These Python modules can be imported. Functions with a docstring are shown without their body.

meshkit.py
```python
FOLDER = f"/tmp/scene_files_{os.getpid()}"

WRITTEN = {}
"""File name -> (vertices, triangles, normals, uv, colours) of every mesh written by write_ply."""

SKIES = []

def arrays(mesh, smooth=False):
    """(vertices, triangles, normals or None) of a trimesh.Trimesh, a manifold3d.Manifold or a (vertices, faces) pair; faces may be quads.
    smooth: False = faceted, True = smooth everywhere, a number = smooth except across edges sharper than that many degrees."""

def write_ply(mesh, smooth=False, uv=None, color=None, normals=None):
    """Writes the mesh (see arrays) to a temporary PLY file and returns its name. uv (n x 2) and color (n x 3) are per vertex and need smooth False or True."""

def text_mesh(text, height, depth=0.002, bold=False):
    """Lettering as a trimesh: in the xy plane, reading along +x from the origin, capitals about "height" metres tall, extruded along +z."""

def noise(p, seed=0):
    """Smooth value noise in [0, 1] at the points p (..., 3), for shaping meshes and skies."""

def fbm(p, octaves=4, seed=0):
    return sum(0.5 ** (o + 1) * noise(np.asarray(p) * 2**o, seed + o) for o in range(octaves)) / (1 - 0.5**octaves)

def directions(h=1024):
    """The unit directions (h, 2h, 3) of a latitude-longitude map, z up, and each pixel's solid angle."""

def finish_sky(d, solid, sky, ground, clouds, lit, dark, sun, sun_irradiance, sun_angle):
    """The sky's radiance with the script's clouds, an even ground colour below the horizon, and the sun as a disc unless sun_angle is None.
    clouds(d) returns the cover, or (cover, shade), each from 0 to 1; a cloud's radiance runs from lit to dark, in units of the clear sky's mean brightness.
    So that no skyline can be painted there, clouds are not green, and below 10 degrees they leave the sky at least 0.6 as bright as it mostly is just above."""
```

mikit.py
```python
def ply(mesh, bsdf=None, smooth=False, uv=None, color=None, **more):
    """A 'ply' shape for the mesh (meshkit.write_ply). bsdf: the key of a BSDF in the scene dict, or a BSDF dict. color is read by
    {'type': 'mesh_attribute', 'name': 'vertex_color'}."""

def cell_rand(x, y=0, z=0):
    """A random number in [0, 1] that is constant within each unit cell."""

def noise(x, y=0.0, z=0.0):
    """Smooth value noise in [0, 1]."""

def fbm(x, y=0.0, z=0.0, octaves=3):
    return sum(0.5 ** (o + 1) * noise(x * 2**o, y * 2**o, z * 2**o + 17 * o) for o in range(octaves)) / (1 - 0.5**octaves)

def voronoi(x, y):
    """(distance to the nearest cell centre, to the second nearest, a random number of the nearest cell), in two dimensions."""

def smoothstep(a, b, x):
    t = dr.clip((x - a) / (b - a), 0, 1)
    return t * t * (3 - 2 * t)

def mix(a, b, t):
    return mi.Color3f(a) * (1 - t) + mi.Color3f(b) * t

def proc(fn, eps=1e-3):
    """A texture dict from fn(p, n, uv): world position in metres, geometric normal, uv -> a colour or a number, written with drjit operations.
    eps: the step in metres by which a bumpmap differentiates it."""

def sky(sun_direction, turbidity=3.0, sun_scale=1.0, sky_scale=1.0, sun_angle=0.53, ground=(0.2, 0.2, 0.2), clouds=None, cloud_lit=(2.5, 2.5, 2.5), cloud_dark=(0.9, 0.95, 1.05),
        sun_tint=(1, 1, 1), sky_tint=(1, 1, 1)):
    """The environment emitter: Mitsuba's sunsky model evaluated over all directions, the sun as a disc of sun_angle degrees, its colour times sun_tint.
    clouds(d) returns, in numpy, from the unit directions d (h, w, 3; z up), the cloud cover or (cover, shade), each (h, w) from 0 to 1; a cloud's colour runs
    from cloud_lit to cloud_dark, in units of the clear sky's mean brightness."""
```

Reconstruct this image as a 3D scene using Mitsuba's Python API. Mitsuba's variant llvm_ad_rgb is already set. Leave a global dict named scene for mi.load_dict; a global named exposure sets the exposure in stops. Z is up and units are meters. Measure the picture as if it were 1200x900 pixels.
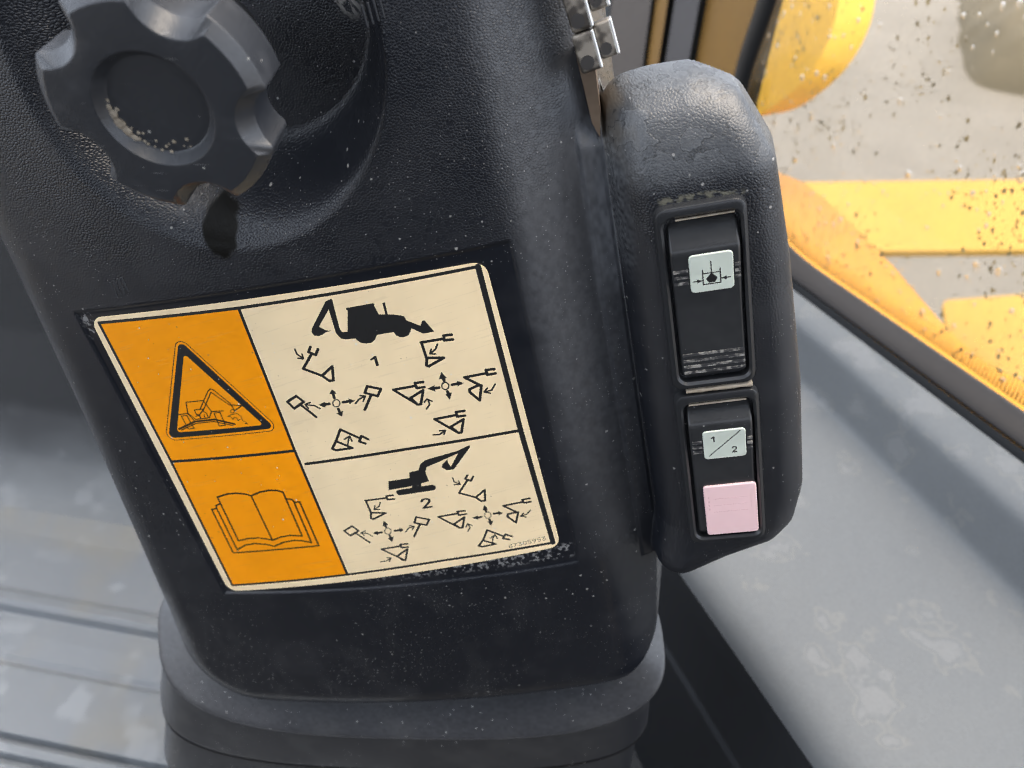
"""Excavator cab controls: tilting control console with safety decal, rocker switches and knob, window and trim behind it."""
import math
import numpy as np, trimesh, shapely, shapely.affinity, mitsuba as mi, mikit, meshkit
import drjit as dr
from shapely.geometry import Polygon, LineString, Point, box as sbox
from shapely.ops import unary_union
from mikit import proc, noise, fbm, voronoi, smoothstep, mix

# ------------------------------------------------------------------ camera, sky, exposure
PITCH = math.radians(42)
EYE = np.array([0.0, 0.0, 2.1])
FWD = np.array([0, math.cos(PITCH), -math.sin(PITCH)])
T4 = mi.ScalarTransform4f
exposure = 3.35
scene = {}
labels = {}
scene['camera'] = {'type': 'thinlens', 'fov': 67.38, 'fov_axis': 'x', 'aperture_radius': 0.0011, 'focus_distance': 0.235,
                   'near_clip': 0.01, 'far_clip': 500.0,
                   'to_world': T4().look_at(origin=EYE.tolist(), target=(EYE + FWD).tolist(), up=[0, 0, 1])}
scene['sky'] = mikit.sky([0.35, 0.15, 0.93], turbidity=3, sun_scale=0.3, sun_angle=45, ground=(0.3, 0.3, 0.3),
                         clouds=lambda d: 1.0, cloud_lit=(1.85, 2.03, 2.34))

# ------------------------------------------------------------------ helpers
def label(key, text, cat=None, group=None, kind=None):
    labels[key] = {'label': text} if text else {}
    if cat: labels[key]['category'] = cat
    if group: labels[key]['group'] = group
    if kind or cat: labels[key]['kind'] = kind or 'thing'

def put(key, mesh, bsdf, smooth=30, **kw):
    base, n = key, 0
    while key in scene:
        n += 1
        key = '%s_%03d' % (base, n)
    scene[key] = mikit.ply(mesh, bsdf, smooth=smooth, **kw)
    return key

def grid_mesh(P):
    """(rows, cols, 3) array of points -> trimesh"""
    r, c = P.shape[:2]
    i = np.arange(r * c).reshape(r, c)
    q = np.stack([i[:-1, :-1], i[:-1, 1:], i[1:, 1:], i[1:, :-1]], -1).reshape(-1, 4)
    return trimesh.Trimesh(P.reshape(-1, 3), np.vstack([q[:, [0, 1, 2]], q[:, [0, 2, 3]]]), process=False)

def move(mesh, R, o):
    m = mesh.copy()
    m.vertices = np.asarray(m.vertices) @ np.asarray(R).T + np.asarray(o)
    return m

def cat(ms):
    return trimesh.util.concatenate(ms)

def rounded_rect(x0, y0, x1, y1, r):
    return sbox(x0 + r, y0 + r, x1 - r, y1 - r).buffer(r, quad_segs=8)

def prism(poly, z0, z1, bevel=0.0, steps=3):
    """Solid of a 2-D outline between z0 and z1 with a rounded upper edge (convex-ish outlines)."""
    if bevel <= 0:
        m = trimesh.creation.extrude_polygon(poly, z1 - z0, engine='earcut')
        m.apply_translation([0, 0, z0])
        return m
    N = 240
    def ring(p):
        p = np.asarray(shapely.get_coordinates(p.exterior))
        L = LineString(p)
        return p, L
    c = np.asarray(poly.representative_point().coords[0])
    ang = np.linspace(0, 2 * np.pi, N, endpoint=False)
    def polar(p):
        out = []
        ext = p.exterior
        for a in ang:
            ray = LineString([c, c + 1e3 * np.array([math.cos(a), math.sin(a)])])
            h = ext.intersection(ray)
            g = list(getattr(h, 'geoms', [h]))
            out.append(max((np.asarray(x.coords[0]) for x in g), key=lambda q: np.hypot(*(q - c))))
        return np.array(out)
    rows = [(poly, z0)]
    for k in range(steps + 1):
        t = k / steps * math.pi / 2
        rows.append((poly.buffer(-bevel * (1 - math.cos(t)) - 1e-6), z1 - bevel + bevel * math.sin(t)))
    V = [np.c_[polar(p), np.full(N, z)] for p, z in rows]
    V = np.vstack(V + [np.array([[c[0], c[1], z1]]), np.array([[c[0], c[1], z0]])])
    F = []
    for k in range(len(rows) - 1):
        for i in range(N):
            j = (i + 1) % N
            a, b, d, e = k * N + i, k * N + j, (k + 1) * N + i, (k + 1) * N + j
            F += [[a, b, e], [a, e, d]]
    top, bot = len(V) - 2, len(V) - 1
    k = len(rows) - 1
    for i in range(N):
        j = (i + 1) % N
        F += [[k * N + i, k * N + j, top], [j, i, bot]]
    return trimesh.Trimesh(V, F, process=False)

# ------------------------------------------------------------------ materials
def bsdf(key, d):
    scene[key] = d
    return key

def plain(key, color, rough=0.5, spec=0.5, metallic=0.0, **kw):
    base = {'type': 'principled', 'base_color': color if isinstance(color, dict) else {'type': 'rgb', 'value': list(color)},
            'roughness': rough, 'specular': spec, 'metallic': metallic, **kw}
    return bsdf(key, {'type': 'twosided', 'bsdf': base})

def bumped(key, color, rough, height, scale, eps=1e-4, spec=0.5, **kw):
    base = {'type': 'principled', 'base_color': color if isinstance(color, dict) else {'type': 'rgb', 'value': list(color)},
            'roughness': rough, 'specular': spec, **kw}
    return bsdf(key, {'type': 'twosided', 'bsdf': {'type': 'bumpmap', 'tex': proc(height, eps), 'scale': scale, 'bsdf': base}})

MM = 1e-3
SC = 1.25e-3                                   # console drawing units (u, v, w) -> metres
CO = np.array([-0.05875, 0.17714, 1.91191])                            # console origin: centre of the decal
CA = np.array([[0.975244, -0.200239, -0.09383], [-0.051789, 0.205697, -0.977244], [0.214983, 0.957911, 0.190235]])                            # columns: console right (u), console up (v), out of its face (w)
def con(p):
    return CO + (np.asarray(p, float) * SC) @ CA.T
def conmesh(m):
    return move(m, CA * SC, CO)

def specks(uv, size, share):
    """little dust grains of mixed size, gathered in patches: 1 inside a grain"""
    f1, f2, r = voronoi(uv.x / size, uv.y / size)
    patch = smoothstep(0.30, 0.68, noise(uv.x / (size * 9), uv.y / (size * 9), 5.0))
    rad = 0.05 + 0.15 * (r / share) * (r / share)
    return dr.select(r < share * patch, 1 - smoothstep(rad * 0.5, rad, f1), 0.0)

def rect_mask(u, v, u0, v0, u1, v1, soft):
    return smoothstep(u0 - soft, u0 + soft, u) * (1 - smoothstep(u1 - soft, u1 + soft, u)) * smoothstep(v0 - soft, v0 + soft, v) * (1 - smoothstep(v1 - soft, v1 + soft, v))

def smooth_zone(uv):
    """1 where the moulding is smooth: the decal's recessed field and the lower face"""
    u, v = uv.x / SC, uv.y / SC
    field = rect_mask(u, v, -56.5, -52, 57, 47.5, 0.6)
    low = (1 - smoothstep(-56, -50, v)) * (1 - smoothstep(74, 78, u))
    return dr.maximum(field, low)

def grain(p, n, uv):
    s = 0.00092
    w = noise(uv.x / 0.004, uv.y / 0.004, 3.0) * 0.7
    f1, f2, r = voronoi(uv.x / s + w, uv.y / (s * 0.85) + w)
    cell = smoothstep(0.0, 0.55, f2 - f1) * (0.75 + 0.5 * r)
    fine = noise(uv.x / 0.0004, uv.y / 0.0004, 7.0)
    z = dr.maximum(smooth_zone(uv), drip(uv.x / SC, uv.y / SC))
    return (cell + 0.25 * fine) * (1 - 0.93 * z) + 0.03 * fine

def plastic_color(p, n, uv):
    u, v = uv.x / SC, uv.y / SC
    c = mi.Color3f(0.0065, 0.0078, 0.0115)
    haze = fbm(u / 14, v / 11, 2.0, octaves=3)
    worn = fbm(u / 3.2, v / 3.2, 9.0, octaves=3)
    c = mix(c, mi.Color3f(0.020, 0.021, 0.025), smoothstep(0.50, 0.78, haze) * 0.35)
    # dust grains everywhere, thicker along the lower left of the face
    low = (1 - smoothstep(-62, -48, v)) * (1 - smoothstep(20, 60, u))
    streak = smoothstep(0.45, 0.75, fbm(u / 6.0, v / 10.0, 4.0)) * low
    grainy = specks(uv, 0.0012, 0.24) * 0.7 + specks(uv + 0.37, 0.0030, 0.13) * 0.95
    c = mix(c, mi.Color3f(0.42, 0.41, 0.39), dr.minimum(1.0, grainy * (0.5 + 0.5 * worn)) * 0.75)
    pore = specks(uv + 0.11, 0.0010, 0.6) * streak + specks(uv + 0.19, 0.0017, 0.35) * low
    c = mix(c, mi.Color3f(0.22, 0.22, 0.21), dr.minimum(1.0, 0.9 * pore + 0.02 * streak))
    # chalky scuff beside the knob and dark oily drip under it
    du, dv = (u - 27.5) + 0.5 * (v - 103), (v - 103) - 0.6 * (u - 27.5)
    scuff = (1 - smoothstep(0.3, 1.0, dr.sqrt(dr.square(du / 4.5) + dr.square(dv / 7.5)))) * smoothstep(0.35, 0.62, fbm((u + v * 0.5) / 0.8, (v - u * .6) / 3.0, 1.0))
    c = mix(c, mi.Color3f(0.34, 0.32, 0.29), 0.75 * scuff)
    return c

def drip(u, v):
    a = 1 - smoothstep(0.75, 1.0, dr.sqrt(dr.square((u + 8.5 + 1.2 * noise(u / 2, v / 2)) / 4.8) + dr.square((v - 63.5 + 1.5 * noise(u / 1.5, v / 1.5, 4.)) / 7.5)))
    return a

def housing_color(p, n, uv):
    u, v = uv.x / SC, uv.y / SC
    c = plastic_color(p, n, uv)
    # chalky residue along the decal's lower edge and upper left corner
    rim = rect_mask(u, v, -50, -49.5, 56, -44.6 + 0 * u, 0.9) * smoothstep(-30, 20, u) + rect_mask(u, v, -56, 40, -52.6, 47, 0.8)
    c = mix(c, mi.Color3f(0.45, 0.45, 0.45), 0.4 * rim * smoothstep(0.54, 0.72, fbm(u / 0.8, v / 0.8, 4.0)))
    # sheen painted pale on the flank; grey dust in the fold beside the pod
    fl = smoothstep(55, 63, u + 3 * (fbm(u / 4, v / 9, 6.0) - 0.5)) * smoothstep(-75, 30, v)
    fold = smoothstep(72, 79, u) * smoothstep(22, 36, v) * (0.4 + 0.6 * noise(u / 0.9, v / 1.8, 2.0))
    c = mix(c, mi.Color3f(0.27, 0.28, 0.30), 0.13 * fl * (0.6 + 0.8 * fbm(u / 1.2, v / 1.6, 3.0)) + 0.34 * fold)
    return mix(c, mi.Color3f(0.004, 0.0038, 0.003), drip(u, v))

def plastic_rough(p, n, uv):
    u, v = uv.x / SC, uv.y / SC
    z = smooth_zone(uv)
    r = 0.32 - 0.06 * z + 0.10 * (fbm(u / 9, v / 9, 5.0) - 0.5)
    return dr.clip(r, 0.18, 0.8)

def pod_color(p, n, uv):
    u, v = uv.x / SC, uv.y / SC
    c = plastic_color(p, n, uv)
    # dried water stains with curled lime edges on the top of the pod, mud where it meets the body
    top = smoothstep(52, 60, v + 5 * (fbm(u / 7, v / 7, 3.0) - 0.5))
    f = fbm(p.x * 150 + 3, p.y * 150, p.z * 150, octaves=4)
    edge = smoothstep(0.022, 0.0, dr.abs(f - 0.53))
    film = smoothstep(0.46, 0.62, f) * (0.5 + 0.5 * noise(p.x * 900, p.y * 900, p.z * 900))
    c = mix(c, mi.Color3f(0.17, 0.18, 0.19), top * dr.minimum(1.0, 0.14 + 0.10 * film + 0.16 * noise(p.x * 1300, p.y * 1300, p.z * 1300) + 0.10 * smoothstep(0.025, 0.0, dr.abs(f - 0.56))))
    mud = (1 - smoothstep(82, 88, u + 5 * (noise(u / 2, v / 3, 6.0) - 0.5))) * smoothstep(58, 66, v)
    c = mix(c, mi.Color3f(0.085, 0.072, 0.055), 0.7 * mud)
    c = mix(c, mi.Color3f(0.012, 0.013, 0.014), 0.75 * top * edge)
    dustline = (1 - smoothstep(82.5, 86.5, u)) * smoothstep(28, 44, v) * (1 - smoothstep(62, 70, v))
    c = mix(c, mi.Color3f(0.30, 0.31, 0.32), 0.30 * dustline * noise(p.x * 900, p.y * 900, p.z * 900))
    # greenish grime on the upper lip of the upper switch
    g = rect_mask(u, v, 91, 49.6, 109, 52.2, 0.5) * smoothstep(0.35, 0.6, fbm(u / 1.5, v / 1.0, 1.0))
    return mix(c, mi.Color3f(0.15, 0.14, 0.10), 0.8 * g)

bumped('mat_housing', proc(housing_color), proc(plastic_rough), grain, 0.00009, spec=0.5)
scene['mat_clean_housing'] = scene.pop('mat_housing')
plain('mat_oil', (0.004, 0.0038, 0.003), 0.7, 0.08)
scene['mat_housing'] = {'type': 'blendbsdf', 'weight': proc(lambda p, n, uv: drip(uv.x / SC, uv.y / SC) * 0.9), 'a': {'type': 'ref', 'id': 'mat_clean_housing'}, 'b': {'type': 'ref', 'id': 'mat_oil'}}
def pod_grain(p, n, uv):
    u, v = uv.x / SC, uv.y / SC
    f = fbm(p.x * 150 + 3, p.y * 150, p.z * 150, octaves=4)
    top = smoothstep(52, 60, v)
    return grain(p, n, uv) * (1 - 0.5 * top) + 0.25 * top * smoothstep(0.51, 0.55, f)
bumped('mat_pod', proc(pod_color), 0.38, pod_grain, 0.00011, spec=0.7)

def decal_wear(base):
    base = mi.ScalarColor3f(base)
    def fn(p, n, uv):
        c = mi.Color3f(base) * (0.93 + 0.12 * fbm(uv.x / 0.012, uv.y / 0.012, 1.0))
        c = mix(c, mi.Color3f(0.75, 0.73, 0.66), 0.85 * specks(uv, 0.0028, 0.10) )
        c = mix(c, mi.Color3f(0.16, 0.11, 0.06), 0.55 * specks(uv + 0.21, 0.0024, 0.07))
        scr = smoothstep(0.72, 0.82, fbm((uv.x + 0.12 * uv.y) / 0.009, (uv.y - 0.15 * uv.x) / 0.0004, 5.0, octaves=2))
        return mix(c, mi.Color3f(0.35, 0.27, 0.15), 0.10 * scr)
    return proc(fn)
plain('mat_cream', decal_wear((0.90, 0.72, 0.45)), 0.45, 0.25)
plain('mat_orange', decal_wear((0.97, 0.33, 0.001)), 0.45, 0.25)
def ink(p, n, uv):
    return mix(mi.Color3f(0.014, 0.014, 0.014), mi.Color3f(0.6, 0.56, 0.45), 0.8 * specks(uv, 0.0021, 0.10))
plain('mat_ink', proc(ink), 0.40)
plain('mat_outline', (0.03, 0.015, 0.003), 0.40)

def rubber_color(p, n, uv):
    k = 1 / 0.0011
    c = mix(mi.Color3f(0.020, 0.021, 0.024), mi.Color3f(0.028, 0.029, 0.031), smoothstep(0.45, 0.75, fbm(p.x * 60, p.y * 60, p.z * 60)))
    q = mi.Point2f(p.x + 0.4 * p.y, p.z + 0.3 * p.y)
    d = smoothstep(0.40, 0.70, fbm(p.x * 22 + 4, p.y * 22, p.z * 22)) * (1 - smoothstep(-0.08, 0.02, p.x))
    c = mix(c, mi.Color3f(0.40, 0.40, 0.39), dr.minimum(1.0, specks(q, 0.0026, 0.16) * 0.7 + specks(q + .3, 0.0012, 0.5) * 0.5 * d))
    return mix(c, mi.Color3f(0.10, 0.10, 0.105), 0.25 * d * noise(p.x * 1500, p.y * 1500, p.z * 1500))
plain('mat_boot', proc(rubber_color), 0.25, 0.9)
def collar_color(p, n, uv):
    return rubber_color(p, n, uv) + mi.Color3f(0.010, 0.0105, 0.012) * (0.5 + noise(p.x * 700, p.y * 700, p.z * 700))
plain('mat_collar', proc(collar_color), 0.36, 1.0)
def switch_color(p, n, uv):
    c = mi.Color3f(0.018, 0.019, 0.021)
    q = mi.Point2f(p.x + 0.3 * p.y, p.z)
    return mix(c, mi.Color3f(0.3, 0.3, 0.29), 0.7 * specks(q, 0.0019, 0.10) + 0.06 * fbm(p.x * 150, p.y * 150, p.z * 150))
plain('mat_switch', proc(switch_color), 0.33)
plain('mat_bezel', (0.020, 0.021, 0.023), 0.30)
plain('mat_gap', (0.004, 0.004, 0.004), 0.7)
plain('mat_tile', (0.66, 0.71, 0.61), 0.35)
plain('mat_pink', (0.86, 0.59, 0.59), 0.45)
plain('mat_pinkline', (0.70, 0.43, 0.44), 0.5)
def grime(p, n, uv):
    return mix(mi.Color3f(0.20, 0.16, 0.115), mi.Color3f(0.42, 0.37, 0.30), fbm(p.x * 900, p.y * 900, p.z * 900))
plain('mat_grime', proc(grime), 0.9, 0.1)
def knob_color(p, n, uv):
    c = mi.Color3f(0.019, 0.0215, 0.027)
    q = mi.Point2f(p.x + 0.3 * p.y, p.z - 0.2 * p.y)
    c = mix(c, mi.Color3f(0.04, 0.043, 0.05), smoothstep(0.5, 0.75, fbm(p.x * 110, p.y * 110, p.z * 110)) * 0.6)
    scr = smoothstep(0.86, 0.92, fbm(q.x * 90, q.y * 2600, 3.0, octaves=2))
    c = mix(c, mi.Color3f(0.2, 0.2, 0.2), 0.5 * scr)
    return mix(c, mi.Color3f(0.42, 0.41, 0.38), 0.8 * specks(q, 0.0028, 0.10))
def knob_bump(p, n, uv):
    return fbm(p.x * 1500, p.y * 1500, p.z * 1500, octaves=2)
bumped('mat_knob', proc(knob_color), 0.43, knob_bump, 0.00005, spec=0.8)
def metal_color(p, n, uv):
    return mix(mi.Color3f(0.36, 0.32, 0.27), mi.Color3f(0.08, 0.07, 0.06), smoothstep(0.35, 0.6, fbm(p.x * 260, p.y * 260, p.z * 260)))
plain('mat_link', proc(metal_color), 0.42, 0.5, 0.55)
plain('mat_worn_steel', (0.80, 0.80, 0.78), 0.30, 0.5, 0.8)
plain('mat_pin', (0.035, 0.032, 0.03), 0.5)
def rust(p, n, uv):
    return mix(mi.Color3f(0.09, 0.06, 0.04), mi.Color3f(0.17, 0.13, 0.095), fbm(p.x * 200, p.y * 200, p.z * 200))
plain('mat_rust', proc(rust), 0.8, 0.2)

def trim_color(p, n, uv):
    c = mix(mi.Color3f(0.112, 0.120, 0.126), mi.Color3f(0.132, 0.139, 0.141), fbm(p.x * 14, p.y * 14, p.z * 14))
    f = fbm(p.x * 42 + 7, p.y * 42, p.z * 42, octaves=4)
    blot = smoothstep(0.63, 0.67, f)
    c = mix(c, mi.Color3f(0.20, 0.20, 0.197), 0.34 * blot)
    c = mix(c, mi.Color3f(0.22, 0.21, 0.18), 0.22 * smoothstep(0.03, 0.0, dr.abs(f - 0.60)))
    fine = noise(p.x * 900, p.y * 900, p.z * 900)
    return c * (0.94 + 0.12 * fine)
def trim_bump(p, n, uv):
    return fbm(p.x * 700, p.y * 700, p.z * 700, octaves=2)
bumped('mat_trim', proc(trim_color), 0.68, trim_bump, 0.00012)
plain('mat_trim_side', (0.017, 0.0185, 0.021), 0.6, 0.3)  # shade on the trim side painted as a darker copy of the grey
def floor_color(p, n, uv):
    c = mix(mi.Color3f(0.128, 0.142, 0.158), mi.Color3f(0.162, 0.174, 0.186), fbm(p.x * 12, p.y * 12, p.z * 12))
    f = fbm(p.x * 16 + 3, p.y * 16, p.z * 16, octaves=4)
    c = mix(c, mi.Color3f(0.175, 0.165, 0.135), 0.6 * smoothstep(0.5, 0.75, f))
    return mix(c, mi.Color3f(0.28, 0.30, 0.32), 0.3 * smoothstep(0.62, 0.74, fbm(p.x * 34, p.y * 34, p.z * 34)))
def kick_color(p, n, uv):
    # shade painted as a dark to grey gradient, palest where it meets the floor
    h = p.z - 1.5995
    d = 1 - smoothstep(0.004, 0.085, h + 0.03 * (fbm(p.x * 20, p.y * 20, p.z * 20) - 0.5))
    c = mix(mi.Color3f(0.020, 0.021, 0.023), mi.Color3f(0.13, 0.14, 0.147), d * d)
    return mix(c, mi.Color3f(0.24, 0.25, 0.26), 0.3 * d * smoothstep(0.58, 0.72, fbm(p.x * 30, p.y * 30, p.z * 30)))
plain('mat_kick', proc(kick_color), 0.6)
bumped('mat_floor', proc(floor_color), 0.5, trim_bump, 0.00015)
plain('mat_seal', (0.024, 0.020, 0.018), 0.5, 0.25)
plain('mat_gasket', (0.008, 0.008, 0.008), 0.5)
plain('mat_black', (0.008, 0.009, 0.010), 0.6)
plain('mat_slate', (0.040, 0.048, 0.055), 0.55)
plain('mat_brown_panel', (0.10, 0.085, 0.075), 0.6)
plain('mat_grey_strip', (0.075, 0.072, 0.075), 0.55)
def post_color(p, n, uv):
    return mix(mi.Color3f(0.30, 0.155, 0.03), mi.Color3f(0.24, 0.135, 0.045), fbm(p.x * 30, p.y * 30, p.z * 12))
plain('mat_post', proc(post_color), 0.5)
plain('mat_yellow', (0.47, 0.205, 0.0005), 0.45, 0.2)
plain('mat_yellow_post', (0.72, 0.40, 0.015), 0.5, 0.25)
plain('mat_yellow_pale', (0.50, 0.275, 0.03), 0.5, 0.25)  # paler yellow of the step treads
plain('mat_blocker', (0.05, 0.05, 0.05), 0.8)
def ground_color(p, n, uv):
    return mix(mi.Color3f(0.145, 0.122, 0.090), mi.Color3f(0.19, 0.163, 0.125), fbm(p.x * 3, p.y * 3, 0.0, octaves=4))
plain('mat_ground', proc(ground_color), 0.6)
def mud_color(p, n, uv):
    return mix(mi.Color3f(0.085, 0.062, 0.028), mi.Color3f(0.125, 0.094, 0.045), fbm(p.x * 5, p.y * 5, p.z * 5, octaves=4))
plain('mat_mud', proc(mud_color), 0.7)
plain('mat_tyre', (0.03, 0.03, 0.03), 0.7)
# window pane: clear sheet; its pale film is dried dust plus painted reflection haze
def film(p, n, uv):
    a = 0.06 + 0.12 * fbm(uv.x * 30, uv.y * 30, 1.0) + 0.35 * specks(uv, 0.006, 0.25)
    return dr.clip(a, 0, 0.6)
scene['mat_glass'] = {'type': 'blendbsdf', 'weight': proc(film), 'a': {'type': 'thindielectric', 'int_ior': 1.5, 'ext_ior': 1.0},
                      'b': {'type': 'twosided', 'bsdf': {'type': 'diffuse', 'reflectance': {'type': 'rgb', 'value': [0.52, 0.43, 0.27]}}}}
scene['mat_water'] = {'type': 'dielectric', 'int_ior': 1.33, 'ext_ior': 1.0}

# ------------------------------------------------------------------ console housing: a moulded height field over (u, v)
def seg_dist(px, py, poly):
    """signed distance to a closed polygon, positive inside"""
    d = np.full(px.shape, 1e9)
    ins = np.zeros(px.shape, bool)
    a = np.asarray(poly)
    for (x0, y0), (x1, y1) in zip(a, np.roll(a, -1, 0)):
        ex, ey = x1 - x0, y1 - y0
        t = np.clip(((px - x0) * ex + (py - y0) * ey) / (ex * ex + ey * ey + 1e-12), 0, 1)
        d = np.minimum(d, np.hypot(px - x0 - t * ex, py - y0 - t * ey))
        c = ((y0 > py) != (y1 > py)) & (px < ex * (py - y0) / (ey if abs(ey) > 1e-12 else 1e-12) + x0)
        ins ^= c
    return np.where(ins, d, -d)

def sstep(a, b, x):
    t = np.clip((x - a) / (b - a), 0, 1)
    return t * t * (3 - 2 * t)

def ease(t):
    """quarter-ellipse roll-off, finite slope"""
    t = np.clip(t, 0, 1)
    return 1 - np.sqrt(np.maximum(0, 1 - (t * 0.995) ** 2))

def smax(a, b, k):
    h = np.clip(0.5 + 0.5 * (a - b) / k, 0, 1)
    return b * (1 - h) + a * h + k * h * (1 - h)

def body_w(u):
    return -u * u / 1000.0

POD = Polygon([(82.0, 76), (93, 77.5), (102, 76.5), (110.8, 70), (116.7, 56), (119.0, 33), (120.8, 0), (120.8, -33), (118, -45), (112.5, -51.5), (100, -57), (77.5, -69.5), (79.5, -54), (82.0, -42)]).buffer(-7).buffer(7, quad_segs=8)
BODY = Polygon([(-68, 150), (-73.5, 66), (-79.5, 9), (-89.5, -64), (-97, -113), (76.0, -113), (77.0, -85), (80.0, -58), (80, 150)])
BODY = BODY.intersection(sbox(-200, -200, 200, 60)).buffer(-29).buffer(29, quad_segs=12).union(BODY.intersection(sbox(-200, 30, 200, 200)))

step = 0.42
uu = np.arange(-125, 128, step)
vv = np.arange(-128, 146, step)
U, V = np.meshgrid(uu, vv)
db = seg_dist(U, V, np.asarray(BODY.exterior.coords)[:-1])
dp = seg_dist(U, V, np.asarray(POD.exterior.coords)[:-1])
H = body_w(U)
left_edge = np.interp(V, [-130, -112, -64, 9, 66, 150], [-99, -97, -89.5, -79.5, -73.5, -68])
dl = U - left_edge
dn_, Rc = V + 113, 30.0
dl = np.where((dl < Rc) & (dn_ < Rc), Rc - np.hypot(Rc - dl, Rc - dn_), np.minimum(dl, dn_))
H = H - 11 * ease((13 - dl) / 13)
uf = np.interp(V, [-130, -60, 20, 60, 150], [62, 61.5, 60, 58, 56])
xf = U - uf - 2.5
H = H - 0.64 * 0.5 * (xf + np.sqrt(xf * xf + 6.0 ** 2))
bowl = np.hypot(U - 1.0, (V - 98.5) * np.where(V > 98.5, 0.72, 1.0))
sw = np.clip(0.5 - 0.5 * (U - 1.0) / 30.0 + 0.25 * (98.5 - V) / 30.0, 0, 1)          # the lower left wall of the bowl is a gentle ramp
H = H - 27 * (1 - sstep(30 - 15 * sw, 40.5 + 2 * sw, bowl))
field = seg_dist(U, V, [(-56.5, -52), (57, -52), (57, 47.5), (-56.5, 47.5)])
H = H - 0.55 * sstep(-0.5, 0.5, field)
fil = (1 - sstep(9, 20, np.abs(U - 79))) * sstep(-72, -58, V)
lowslope = 7.0
Hb = H + np.minimum(db, 0) * lowslope
ul = np.interp(U, [84, 112], [11.0, 7.0])
Hp = -2.0 - ul * 0.9 * ease((ul - dp) / ul) - 24 * ease((V - 52) / 26) + np.minimum(dp, 0) * lowslope
valley = -15.5 - np.maximum(0, np.abs(U - 80.5) - 5) * 4 - 0.16 * np.maximum(0, V - 62) ** 2 - np.maximum(0, -60 - V) * 6
W = smax(smax(Hb, valley, 6.0), Hp, 3.0)
W = np.maximum(W, -95)
seam = 80.8
deep = np.maximum(0, -W - 22) * (U > 82)
P3 = np.stack([U - 0.012 * deep * np.clip(U - 92, 0, 30), V - 0.34 * deep * sstep(30, 60, V), W], -1)
W = np.where((U > 82) & (W < -58), -95, W)
quad_keep = (W[:-1, :-1] > -85) | (W[1:, 1:] > -85) | (W[1:, :-1] > -85) | (W[:-1, 1:] > -85)
idx = np.arange(U.size).reshape(U.shape)
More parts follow.
